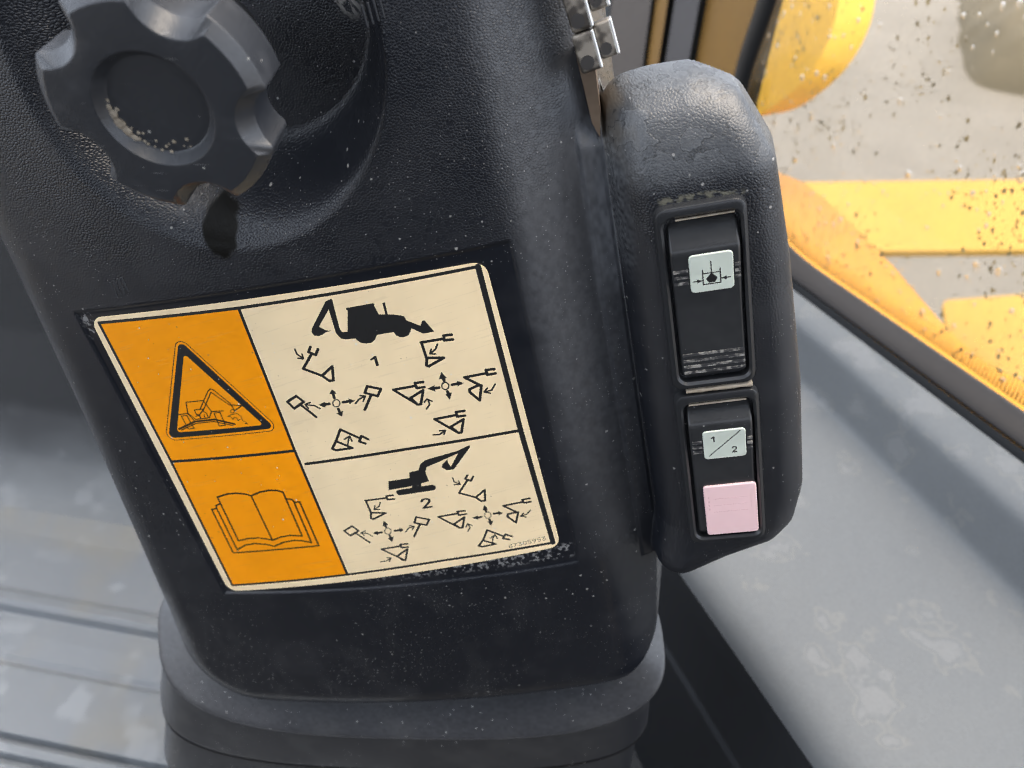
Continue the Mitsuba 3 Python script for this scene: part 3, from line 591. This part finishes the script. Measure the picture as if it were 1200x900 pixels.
def on_tile(key, polys, mat='mat_ink', lift=0.46):
    m = cat([prism(p, 0, 0.03) for g in polys for p in getattr(g, 'geoms', [g])])
    v = np.asarray(m.vertices).copy(); v[:, 2] += wat(v[:, 1]) + lift
    put(key, conmesh(trimesh.Trimesh(v, m.faces, process=False)), mat, smooth=False)
tp = lambda t, h, x, y: shapely.affinity.translate(text_poly(t, h, True), x, y)
on_tile(K2 + '__slash_icon', [LineString([(96.6, -15.0), (104.4, -7.6)]).buffer(0.13), shapely.affinity.translate(shapely.affinity.scale(ONE, 1.9, 1.9, origin=(0, 0)), 97.2, -10.6), tp('2', 1.9, 101.9, -14.6)])
ribs(K2, 92.6, 95.0, (-10.4, -12.0, -13.6), wat); ribs(K2, 106.0, 107.3, (-10.4, -12.0, -13.6), wat)
label(flat_on(K2 + '__pink_window', rounded_rect(94.2, -41.6, 107.6, -25.0, 0.8), lambda v: np.interp(v, [-41.6, -25.0], [wat(-39.5), wat(-25.0)]), 0.1, 'mat_pink', 0.7, 0.3), 'plain pink window at the lower end')
on_tile(K2 + '__window_line', [sbox(96.5, -29.2 - 2.2 * k, 105.2, -29.1 - 2.2 * k) for k in range(3)] + [sbox(106.0, -33.0, 106.1, -27), ] + [sbox(95.2, -29 - 1.3 * k, 95.5, -28.3 - 1.3 * k) for k in range(4)], 'mat_pinkline', 0.86)
# tan grime packed between the two bezels
rng = np.random.default_rng(3)
for (a, b, v_, t_) in [(92.5, 108.2, 4.2, 0.8), (92.8, 106.5, 0.35, 0.45), (94, 106.5, 47.7, 0.3)]:
    n_ = 60
    xs = np.linspace(a, b, n_)
    th = t_ * (0.55 + 0.6 * meshkit.fbm(np.c_[xs / 1.3, np.full(n_, v_), np.zeros(n_)], 3))
    rows = [np.c_[xs, v_ + s_ * th, np.full(n_, z_)] for s_, z_ in ((-1.2, -0.6), (-.7, .3), (0, .75), (.7, .35), (1.2, -.6))]
    put('control_console__packed_grime', conmesh(grid_mesh(np.array(rows))), 'mat_grime', smooth=True)

# ------------------------------------------------------------------ adjustment knob
kc = np.array([4.9, 92.9, 27.9])
kw = np.array([-0.0088, -0.2451, 0.9695]); kw /= np.linalg.norm(kw)
ku = [0.9748, -0.2126, -0.04493]
ku = np.array(ku) - kw * np.dot(ku, kw); ku /= np.linalg.norm(ku)
kv = np.cross(kw, ku)
KR = np.stack([ku, kv, kw], 1)
def knob_outline(N=1080):
    o = Point(0, 0).buffer(20.6, quad_segs=128)
    for k in range(5):
        a = math.radians(-(6 + 72 * k))
        o = o.difference(Point(23.0 * math.cos(a), 23.0 * math.sin(a)).buffer(6.3, quad_segs=64))
    o = o.buffer(-0.8).buffer(0.8, quad_segs=12)
    return o
ko = knob_outline()
kf = ko.buffer(-2.0)                              # front face: set in all round, more so at the scallops
for k in range(5):
    a = math.radians(-(6 + 72 * k))
    kf = kf.difference(Point(22.0 * math.cos(a), 22.0 * math.sin(a)).buffer(7.5, quad_segs=64))
def polar(p, N=1080):
    out = []
    for a in np.linspace(0, 2 * np.pi, N, endpoint=False):
        h = p.exterior.intersection(LineString([(0, 0), (60 * math.cos(a), 60 * math.sin(a))]))
        g = [np.hypot(*x.coords[0]) for x in getattr(h, 'geoms', [h])]
        out.append(max(g))
    return np.array(out)
ang = np.linspace(0, 2 * np.pi, 1080, endpoint=False)
r0 = polar(ko); r1 = polar(ko.buffer(-0.25)); r2 = polar(kf); r3 = polar(kf.buffer(-0.35))
ones = np.ones_like(r0)
zs = np.clip((20.4 - r0) / 4.0, 0, 1)
rows = [(r0 * 0.93, -13.5), (r0 * .985, -12.8), (r0, -12), (r0, -2.5 - 1.6 * zs), (r0 - 0.05, -2.3 - 1.6 * zs), (r1, -2.1 - 1.6 * zs), (r2, -0.15), (r3, 0.0), ((r3 + 10.6) / 2, 0.0), (10.9 * ones, 0), (10.55 * ones, -0.12), (9.3 * ones, -2.2), (8.9 * ones, -2.5), (5 * ones, -2.5), (.02 * ones, -2.5)]
Pk = np.array([np.c_[r * np.cos(ang), r * np.sin(ang), z * ones] for r, z in rows])
Pk = np.concatenate([Pk, Pk[:, :1]], 1)
KN = 'control_console__tilt_knob'
label(put(KN, conmesh(move(grid_mesh(Pk), KR, kc)), 'mat_knob', smooth=32), 'grey black five lobed plastic knob with a dished centre')
cyl = trimesh.creation.cylinder(8.0, 26, sections=48); cyl.apply_translation([0, 0, -25])
put(KN + '__shaft', conmesh(move(cyl, KR, kc)), 'mat_bezel')
dirt = []
for a_, r_, s_ in [(215, 9.4, 1.1), (203, 9.5, 1.3), (192, 9.4, 1.0), (183, 9.6, .8), (224, 9.2, .7)] + [(float(x), float(8.5 + y), float(z)) for x, y, z in zip(rng.uniform(175, 300, 26), rng.uniform(-1.6, .9, 26), rng.uniform(.15, .4, 26))]:
    b = trimesh.creation.icosphere(2, 1.0)
    b.vertices *= 1 + 0.5 * (meshkit.fbm(b.vertices * 2.2 + a_, 3)[:, None] - .5)
    b.vertices *= [s_, s_, s_ * .45]
    b.apply_translation([r_ * math.cos(math.radians(a_)), r_ * math.sin(math.radians(a_)), -2.3])
    dirt.append(b)
put(KN + '__dirt', conmesh(move(cat(dirt), KR, kc)), 'mat_grime', smooth=True)
labels[KN + '__dirt'] = {'label': 'tan dirt caught in the dished centre', 'kind': 'stuff'}

# ------------------------------------------------------------------ metal link chain in the gap behind the pod
label('link_chain', 'double row of worn metal chain links in the gap above the switch pod', 'chain')
tilt = math.radians(8)
Rz = np.array([[math.cos(tilt), -math.sin(tilt), 0], [math.sin(tilt), math.cos(tilt), 0], [0, 0, 1]])
def link(u0, v0, w0, wd, ht, face):
    b = cat([block(wd, ht, 5.0)])
    k = put('link_chain__link', conmesh(move(b, Rz, (u0, v0, w0))), 'mat_link')
    e = block(0.7, ht * 0.98, 5.4, 0.3); e.apply_translation([wd / 2 - 0.1, 0, 0.1])
    put(k + '__worn_edge', conmesh(move(e, Rz, (u0, v0, w0))), 'mat_worn_steel')
    c = trimesh.creation.cylinder(min(wd * .32, 1.6), 1.0, sections=28)
    c.apply_translation([-0.4, -ht * 0.24, 2.3])
    put(k + '__pin', conmesh(move(c, Rz, (u0, v0, w0))), 'mat_pin')
for k in range(4):
    link(78.6 - 0.75 * (k - 1) * 1.0 + 0.9, 83.3 + 8.1 * k, -11.0, 4.4, 7.8, 0)
for k in range(4):
    link(83.6 - 0.75 * (k - 1) * 1.0, 84.8 + 9.3 * k, -13.0, 3.9, 7.2, 1)
label('gap_bracket', 'narrow rusty brown bracket in the gap between console and switch pod', 'bracket')
br = Polygon([(77.6, 84), (81.4, 84), (81.2, 70), (80.3, 64.5), (79.0, 68)])
put('gap_bracket', conmesh(prism(br, -26, -14.5)), 'mat_rust')

# ------------------------------------------------------------------ pedestal boot under the console: stacked rounded tiers
label('pedestal_boot', 'dark rubber boot of stacked rounded tiers under the console', 'boot')
pa = np.array([-0.36, -1.0, 0.05]); e1 = np.array([1, -0.096, 0.002]); e2 = np.array([0, -0.803, 0.596])   # console axes: down the boot, across, front
PC = np.array([-16.6, -100.6, -23.7])
def outline(hx, hy, n=2.9, N=200):
    t = np.linspace(0, 2 * np.pi, N, endpoint=False)
    c, s = np.cos(t), np.sin(t)
    return np.c_[hx * np.sign(c) * np.abs(c) ** (2 / n), hy * np.sign(s) * np.abs(s) ** (2 / n)]
def tier(key, rows, mat='mat_boot'):
    P = []
    for (hx, hy, t, ox) in rows:
        o = outline(hx, hy)
        q = con(PC + np.outer(o[:, 0] + ox, e1) + np.outer(o[:, 1], e2) + pa * t)
        P.append(np.vstack([q, q[:1]]))
    return put(key, grid_mesh(np.array(P)), mat, smooth=35)
HX, HY = 93.9, 34.2
tier('pedestal_boot__tier', [(HX - 12, HY - 11, -9, 0), (HX - 9, HY - 8, -6.0, 0), (HX - 1.5, HY - 1.5, -1.1, 0), (HX - .5, HY - .5, -.5, 0), (HX, HY, 0.5, 0), (HX - .2, HY - .2, 1.2, 0), (HX - 6, HY - 6, 2.2, 0)], 'mat_collar')
tier('pedestal_boot__tier', [(HX - 9, HY - 8, 1.6, 0), (HX - 5, HY - 4.8, 3.0, 0), (HX - 3.2, HY - 3.6, 5.5, 0), (HX + 1.6, HY - 8.6, 30, 0), (HX + 1.4, HY - 9.0, 32.5, 0), (HX - 3, HY - 12, 33.5, 0)])
tier('pedestal_boot__tier', [(HX - 6, HY - 13, 31.0, 0), (HX - 1.6, HY - 11.2, 33.0, 0), (HX - .8, HY - 11.2, 35, 0), (HX + 2.6, HY - 15, 62, 0), (HX + 2.2, HY - 15.4, 64, 0), (HX - 2, HY - 18, 65, 0)])
tier('pedestal_boot__tier', [(HX - 5, HY - 20, 62, 0), (HX - 1, HY - 17, 65, 0), (HX + 4, HY - 16, 100, 0), (HX + 6, HY - 12, 150, 0)])

# ------------------------------------------------------------------ trim shelf, window and pillar: frame (a along, s to the right, n up)
E0 = np.array([0.14, 0.20845, 1.70383]); td = np.array([-0.35109, 0.93264, -0.0832]); ts = np.array([0.93588, 0.35231, 0.0]); tn = np.array([-0.02931, 0.07786, 0.99653])
def trim(a, s, n):
    return E0 + np.multiply.outer(np.asarray(a, float), td) + np.multiply.outer(np.asarray(s, float), ts) + np.multiply.outer(np.asarray(n, float), tn)
def swept(profile, a_list, key, mat, smooth=45, jitter=None):
    pr = np.asarray(profile)
    P = np.array([trim(np.full(len(pr), a), pr[:, 0] + (jitter(a, pr) if jitter else 0), pr[:, 1]) for a in a_list])
    return put(key, grid_mesh(P), mat, smooth=smooth)
def fine(pts, n=120, k=2.2):
    pts = np.asarray(pts, float)
    L = np.r_[0, np.cumsum(np.hypot(*np.diff(pts, axis=0).T))]
    t = np.linspace(0, L[-1], n)
    q = np.c_[np.interp(t, L, pts[:, 0]), np.interp(t, L, pts[:, 1])]
    ker = np.exp(-0.5 * (np.arange(-8, 9) / k) ** 2); ker /= ker.sum()
    return np.c_[[np.convolve(np.pad(c, 8, mode='reflect', reflect_type='odd'), ker, 'valid') for c in q.T]].T
al = np.linspace(-0.35, 0.62, 60)
label('side_trim', 'light grey moulded plastic side trim shelf below the cab window', 'trim panel')
shelf = fine([(-0.0032, -0.0175), (-0.0012, -0.0110), (0.005, -0.0045), (0.014, -0.0010), (0.024, 0.000), (0.09, 0.001), (0.150, 0.002), (0.171, 0.004), (0.181, 0.0400), (0.190, 0.0440), (0.2050, 0.0450)], 160)
def wedge(a, pr):
    """the step in the shelf drifts away from the window towards the operator"""
    k = np.clip((0.20 - a) / 0.20, 0, 1.6)
    b = np.exp(-((pr[:, 0] - 0.168) / 0.022) ** 2)
    return -0.012 * k * b
swept(shelf, al, 'side_trim__shelf', 'mat_trim', jitter=wedge)
side = fine([(-0.0033, -0.0172), (-0.0048, -0.030), (-0.007, -0.0905), (-0.0045, -0.0920), (-0.0045, -0.0945), (-0.0085, -0.0960), (-0.012, -0.16), (-0.03, -0.40)], 260, 0.9)
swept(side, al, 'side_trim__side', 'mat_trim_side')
label('side_trim__side', 'side of the trim, shade put into its dark colour, with a horizontal seam')
# window: rounded corner outline in the plane s = 0.262
label('cab_window', 'dusty cab window with water drops and a rounded lower corner, yellow machine parts behind it', 'window')
SW = 0.238
corner = np.array([0, 0.02]) + fine([(0.372, 0.60), (0.380, 0.30), (0.395, 0.215), (0.412, 0.165), (0.417, 0.135), (0.404, 0.098), (0.384, 0.072), (0.358, 0.047), (0.325, 0.037), (0.29, 0.0335), (0.20, 0.034), (0.05, 0.0345), (-0.30, 0.0345)], 300, 5.0)
pane = Polygon(list(map(tuple, corner)) + [(-0.30, 0.62)])
pts, tri = trimesh.creation.triangulate_polygon(pane, engine='earcut')
put('cab_window__pane', trimesh.Trimesh(trim(pts[:, 0], SW, pts[:, 1]), tri, process=False), 'mat_glass', smooth=False, uv=pts)
def tube_along(path, prof, key, mat):
    """sweep a small cross-section (offset outwards from the pane, s) along the pane's edge"""
    t = np.gradient(path, axis=0); t /= np.linalg.norm(t, axis=1, keepdims=True)
    nn = np.c_[-t[:, 1], t[:, 0]]
    nn *= -np.sign((nn * (np.array([0.1, 0.3]) - path)).sum(1))[:, None]
    P = np.array([[trim(p[0] + n_[0] * o, SW + s_, p[1] + n_[1] * o) for o, s_ in prof] for p, n_ in zip(path, nn)])
    return put(key, grid_mesh(P), mat, smooth=50)
th = np.linspace(0, 2 * np.pi, 25)
low = corner[corner[:, 1] < 0.17]
hi_ = corner[corner[:, 1] > 0.12]
tube_along(low, [(0.0005 + 0.0052 * (1 - math.cos(x)) * .9, -0.0125 + 0.0145 * math.sin(x)) for x in th], 'cab_window__seal', 'mat_seal')
label('cab_window__seal', 'brown grey rubber seal along the lower edge')
tube_along(hi_, [(0.0110 * (1 - math.cos(x)), 0.006 * math.sin(x)) for x in th], 'cab_window__gasket', 'mat_gasket')
put('cab_window__groove', grid_mesh(np.array([trim(np.full(4, a), np.array([.2045, .2060, .2075, .2095]), np.array([0.0448, .0430, .0430, .0490])) for a in al])), 'mat_black')
# printed frit dots along the pane's edge
dots = []
L = np.r_[0, np.cumsum(np.hypot(*np.diff(corner, axis=0).T))]
tang = np.gradient(corner, axis=0); tang /= np.linalg.norm(tang, axis=1, keepdims=True)
nin = np.c_[-tang[:, 1], tang[:, 0]]; nin *= np.sign((nin * (np.array([0.1, 0.3]) - corner)).sum(1))[:, None]
for row in range(8):
    for k, l in enumerate(np.arange(0.2, L[-1] - 0.28, 0.0031)):
        i = np.searchsorted(L, l)
        c = corner[i - 1] + (corner[i] - corner[i - 1]) * (l - L[i - 1]) / (L[i] - L[i - 1]) + nin[i] * (0.0012 + 0.0017 * row)
        r = 0.00095 - 0.00009 * row
        t = np.linspace(0, 2 * np.pi, 9)[:-1]
        dots.append((c, r))
tt = np.linspace(0, 2 * np.pi, 9)[:-1]
Vd = np.concatenate([trim(c[0] + r * np.cos(tt), SW - 0.0004, c[1] + r * np.sin(tt)) for c, r in dots])
Fd = np.concatenate([np.array([[0, j, j + 1] for j in range(1, 7)]) + 8 * i for i in range(len(dots))])
put('cab_window__frit_dots', trimesh.Trimesh(Vd, Fd, process=False), 'mat_frit', smooth=False)
plain('mat_frit', (0.14, 0.07, 0.008), 0.5)
labels['cab_window__frit_dots'] = {'label': 'rows of tiny printed dots along the pane edge', 'kind': 'stuff'}
rng = np.random.default_rng(11)
drops = []
cap = trimesh.creation.icosphere(2, 1.0)
tries = 0
while len(drops) < 420 and tries < 9000:
    tries += 1
    a, n_ = rng.uniform(0.03, 0.42), rng.uniform(0.055, 0.31)
    if not pane.contains(Point(a, n_)): continue
    r = float(np.clip(rng.lognormal(-6.9, 0.42), 0.0005, 0.0034))
    m = cap.copy()
    m.vertices = m.vertices * (1 + 0.35 * (meshkit.noise(m.vertices * 1.3 + 7 * len(drops))[:, None] - 0.5))
    q = m.vertices * np.array([r, r * 0.35, r * rng.uniform(1.0, 1.5)])
    drops.append(trimesh.Trimesh(trim(a + q[:, 0], SW + 0.0006 + r * .35 + q[:, 1], n_ + q[:, 2]), m.faces, process=False))
put('cab_window__water_drops', cat(drops), 'mat_water', smooth=True)
labels['cab_window__water_drops'] = {'label': 'water drops sitting on the outside of the pane', 'kind': 'stuff'}
flecks = []
for k in range(2600):
    a, n_ = rng.uniform(0.03, 0.42), rng.uniform(0.055, 0.31)
    if not pane.contains(Point(a, n_)) or meshkit.noise(np.array([[a * 22, n_ * 22, 0.]]))[0] < rng.uniform(0.15, 0.75): continue
    r = float(np.clip(rng.lognormal(-7.15, 0.45), 0.0003, 0.0017))
    t = np.linspace(0, 2 * np.pi, 11)[:-1]
    rr = r * (0.6 + 0.8 * rng.random(10))
    top = trim(a + 0.5 * rr * np.cos(t), SW + 0.0006, n_ + 0.5 * rr * np.sin(t) * 1.3)
    rim_ = trim(a + rr * np.cos(t), SW + 0.0002, n_ + rr * np.sin(t) * 1.3)
    i = np.arange(10); j = (i + 1) % 10
    flecks.append(trimesh.Trimesh(np.vstack([rim_, top]), np.vstack([np.c_[i, j, j + 10], np.c_[i, j + 10, i + 10], [[10, 10 + q, 11 + q] for q in range(1, 9)]]), process=False))
def fleck_color(p, n, uv):
    return mix(mi.Color3f(0.22, 0.16, 0.07), mi.Color3f(0.52, 0.36, 0.13), cell_noise(p))
def cell_noise(p):
    return smoothstep(0.35, 0.65, noise(p.x * 160, p.y * 160, p.z * 160))
plain('mat_fleck', proc(fleck_color), 0.8, 0.2)
put('cab_window__dirt_flecks', cat(flecks), 'mat_fleck', smooth=False)
labels['cab_window__dirt_flecks'] = {'label': 'brown mud flecks dried on the outside of the pane', 'kind': 'stuff'}
# pillar of upright strips beyond the window
label('cab_pillar', 'cab corner pillar of black, brown and ochre upright strips behind the switch pod', 'pillar')
def strip(a0, a1, s0, s1, key, mat):
    ns = np.array([0.45, 0.24, 0.15, -0.3]); sh = np.array([-0.02, 0, 0.012, 0.03])
    pr = np.array([(a0, s0), (0.5 * (a0 + a1), 0.5 * (s0 + s1) - 0.0004), (a1, s1)])
    P = np.array([trim(pr[:, 0] + d_, pr[:, 1], n_) for n_, d_ in zip(ns, sh)])
    return put(key, grid_mesh(P), mat)
strip(0.409, 0.500, SW + 0.006, SW + 0.004, 'cab_pillar__ochre_post', 'mat_post')
strip(0.500, 0.556, SW - 0.004, SW + 0.004, 'cab_pillar__grey_strip', 'mat_grey_strip')
strip(0.556, 0.566, SW + 0.016, SW + 0.016, 'cab_pillar__black_gap', 'mat_black')
strip(0.566, 0.590, SW + 0.002, SW + 0.002, 'cab_pillar__ochre_edge', 'mat_post')
strip(0.590, 0.690, SW - 0.003, SW + 0.003, 'cab_pillar__brown_panel', 'mat_brown_panel')
strip(0.690, 0.765, SW + 0.002, SW - 0.008, 'cab_pillar__slate_strip', 'mat_slate')
strip(0.765, 0.95, SW + 0.02, SW + 0.02, 'cab_pillar__black_panel', 'mat_black')
strip(0.416, 0.765, SW + 0.024, SW + 0.024, 'cab_pillar__black_panel', 'mat_black')

# ------------------------------------------------------------------ grey floor and kick panel on the left
O0 = np.array([-0.31733, 0.30291, 1.59951]); fe = np.array([0.98294, -0.18395, 0.0]); fg = np.array([0.18395, 0.98294, 0.0])
label('cab_floor', 'grey cab floor of ribbed steps curving up into a kick panel with shade put into its dark colour', kind='structure')
def floor_sheet(prof, key, mat):
    pr = np.asarray(prof)
    al_ = np.linspace(-1.1, 0.27, 40)
    P = np.array([O0 + fe * a + np.outer(pr[:, 0], fg) + np.outer(pr[:, 1], [0, 0, 1.0]) for a in al_])
    return put(key, grid_mesh(P), mat, smooth=45)
def smoothed(pts, n=420, k=1.6):
    return fine(pts, n, k)
fp = smoothed([(-0.2, -0.030), (-0.105, -0.014), (-0.0985, -0.0135), (-0.0975, -0.019), (-0.0945, -0.019), (-0.0935, -0.0095), (-0.0875, -0.0085), (-0.0868, -0.0135), (-0.0842, -0.0135), (-0.0832, -0.0045), (-0.042, -0.0035), (-0.0385, -0.006), (-0.034, -0.0035), (-0.0200, -0.0015), (-0.006, -0.0010), (-0.0035, 0.0055), (0.000, 0.0075), (0.006, 0.0070), (0.010, 0.0050), (0.055, 0.0070), (0.075, 0.0105)], 1000, 2.0)
floor_sheet(fp, 'cab_floor__ribbed_step', 'mat_floor')
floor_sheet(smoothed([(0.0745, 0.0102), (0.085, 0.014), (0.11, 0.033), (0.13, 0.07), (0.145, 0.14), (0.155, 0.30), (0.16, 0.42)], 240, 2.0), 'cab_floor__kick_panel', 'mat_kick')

# ------------------------------------------------------------------ outside: ground, yellow machine parts, mud heap
label('ground', 'pale wet concrete yard outside the cab', kind='structure')
g = np.linspace(-1, 1, 41); g = np.sign(g) * np.abs(g) ** 3 * 300
X, Y = np.meshgrid(g, g)
put('ground', grid_mesh(np.stack([X, Y, 0 * X], -1)), 'mat_ground', smooth=False)
label('cab_bodywork', 'glossy yellow outer cab bodywork seen through the window edge', 'bodywork')
led = np.array([[0.6538, 0.439, -0.0161], [0.6228, 0.4513, -0.0188], [0.5754, 0.4702, -0.023], [0.468, 0.4402, -0.0163], [0.3962, 0.4132, -0.0104], [0.3321, 0.3903, -0.0054], [0.2715, 0.361, 0.0011], [0.2191, 0.3366, 0.0064], [0.1744, 0.3186, 0.0104], [0.1493, 0.315, 0.0112], [0.1312, 0.3261, 0.0088]])
lr = np.r_[[led[0] + (led[0] - led[1]) * 3], led, [led[-1] + (led[-1] - led[-2]) * 6]]
inner_s = np.full(len(lr), 0.272)
rows = [trim(lr[:, 0] - 0.00, inner_s, 0.020 + 0 * inner_s - 0.05), trim(lr[:, 0], inner_s, 0.020 + 0 * inner_s)]
for t in np.linspace(0.05, 0.94, 10):
    s_ = inner_s + (lr[:, 1] - inner_s) * t
    rows.append(trim(lr[:, 0], s_, 0.020 - 0.22 * (s_ - 0.275)))
for q, dz in ((0.975, -.002), (1.0, -.009), (1.003, -.05), (1.0, -.4)):
    s_ = inner_s + (lr[:, 1] - inner_s) * q
    rows.append(trim(lr[:, 0], s_, 0.020 - 0.22 * (s_ - 0.275) + dz))
put('cab_bodywork__sill', grid_mesh(np.array(rows)), 'mat_yellow', smooth=60)
upr = np.array([[0.5704, 0.1999], [0.5415, 0.1732], [0.5268, 0.1508], [0.5216, 0.128], [0.5281, 0.1077], [0.5424, 0.0865], [0.5619, 0.0779]])
lead = fine(upr, 60, 3)
pl = Polygon([(0.95, upr[0, 1])] + list(map(tuple, lead)) + [(0.95, upr[-1, 1])])
m = prism(pl, 0, 0.05)
put('cab_bodywork__corner_post', trimesh.Trimesh(trim(m.vertices[:, 0], 0.34 + 0.9 * (m.vertices[:, 1] - 0.07) + m.vertices[:, 2], m.vertices[:, 1]), m.faces, process=False), 'mat_yellow_post')
label('machine_step', 'flat yellow step of the machine beyond the window', 'step')
sl = Polygon([[0.525, 1.55], [1.305, 1.569], [1.139, 1.278], [0.641, 1.269]]).buffer(-0.03).buffer(0.03)
st = prism(sl, 1.287, 1.30)
put('machine_step__tread', st, 'mat_yellow_pale')
lo_ = Polygon([[1.145, 1.665], [1.595, 1.72], [1.295, 1.192], [1.128, 1.275], [1.095, 1.519]]).buffer(-0.03).buffer(0.03)
put('machine_step__lower_tread', prism(lo_, 0.885, 0.90), 'mat_yellow_pale')
label('soil_heap', 'olive brown soil heap on the concrete seen through the wet pane', 'soil heap')
xs, ys = np.meshgrid(np.linspace(-1.08, 1.08, 110), np.linspace(-1.08, 1.08, 110))
rr = (np.abs(xs) ** 5 + np.abs(ys) ** 5) ** 0.2
hh = 0.42 * np.clip(1.05 - rr ** 7, -0.1, 1) + 0.14 * (meshkit.fbm(np.stack([xs * 5, ys * 5, xs * 0], -1), 4) - 0.5)
put('soil_heap', grid_mesh(np.stack([3.12 + 0.62 * (ys + 1) + 1.7 * (xs + 1), 5.25 + 1.5 * (ys + 1), hh - 0.02], -1)), 'mat_mud', smooth=True)

# ------------------------------------------------------------------ cab shell added around the operator to block and shape sky light
def wall(key, lo, hi, text):
    b = trimesh.creation.box(bounds=[lo, hi])
    label(put(key, b, 'mat_blocker', smooth=False), text, kind='structure')
wall('added_ceiling', (-0.95, -0.9, 2.80), (0.75, -0.20, 2.86), 'unseen dark ceiling slab added to hold back overhead sky light')
wall('added_rear_wall', (-0.95, -0.95, 0.9), (0.75, -0.9, 2.50), 'unseen dark rear wall added to darken reflections in the console')
wall('added_left_wall', (-1.0, -0.9, 0.9), (-0.95, 1.0, 1.60), 'unseen dark lower left wall added to the light blocking shell')
wall('added_floor_mat', (-0.95, -0.9, 1.42), (0.40, 1.30, 1.46), 'dark floor slab added to darken reflections from below')  # slab added below to darken what the console reflects
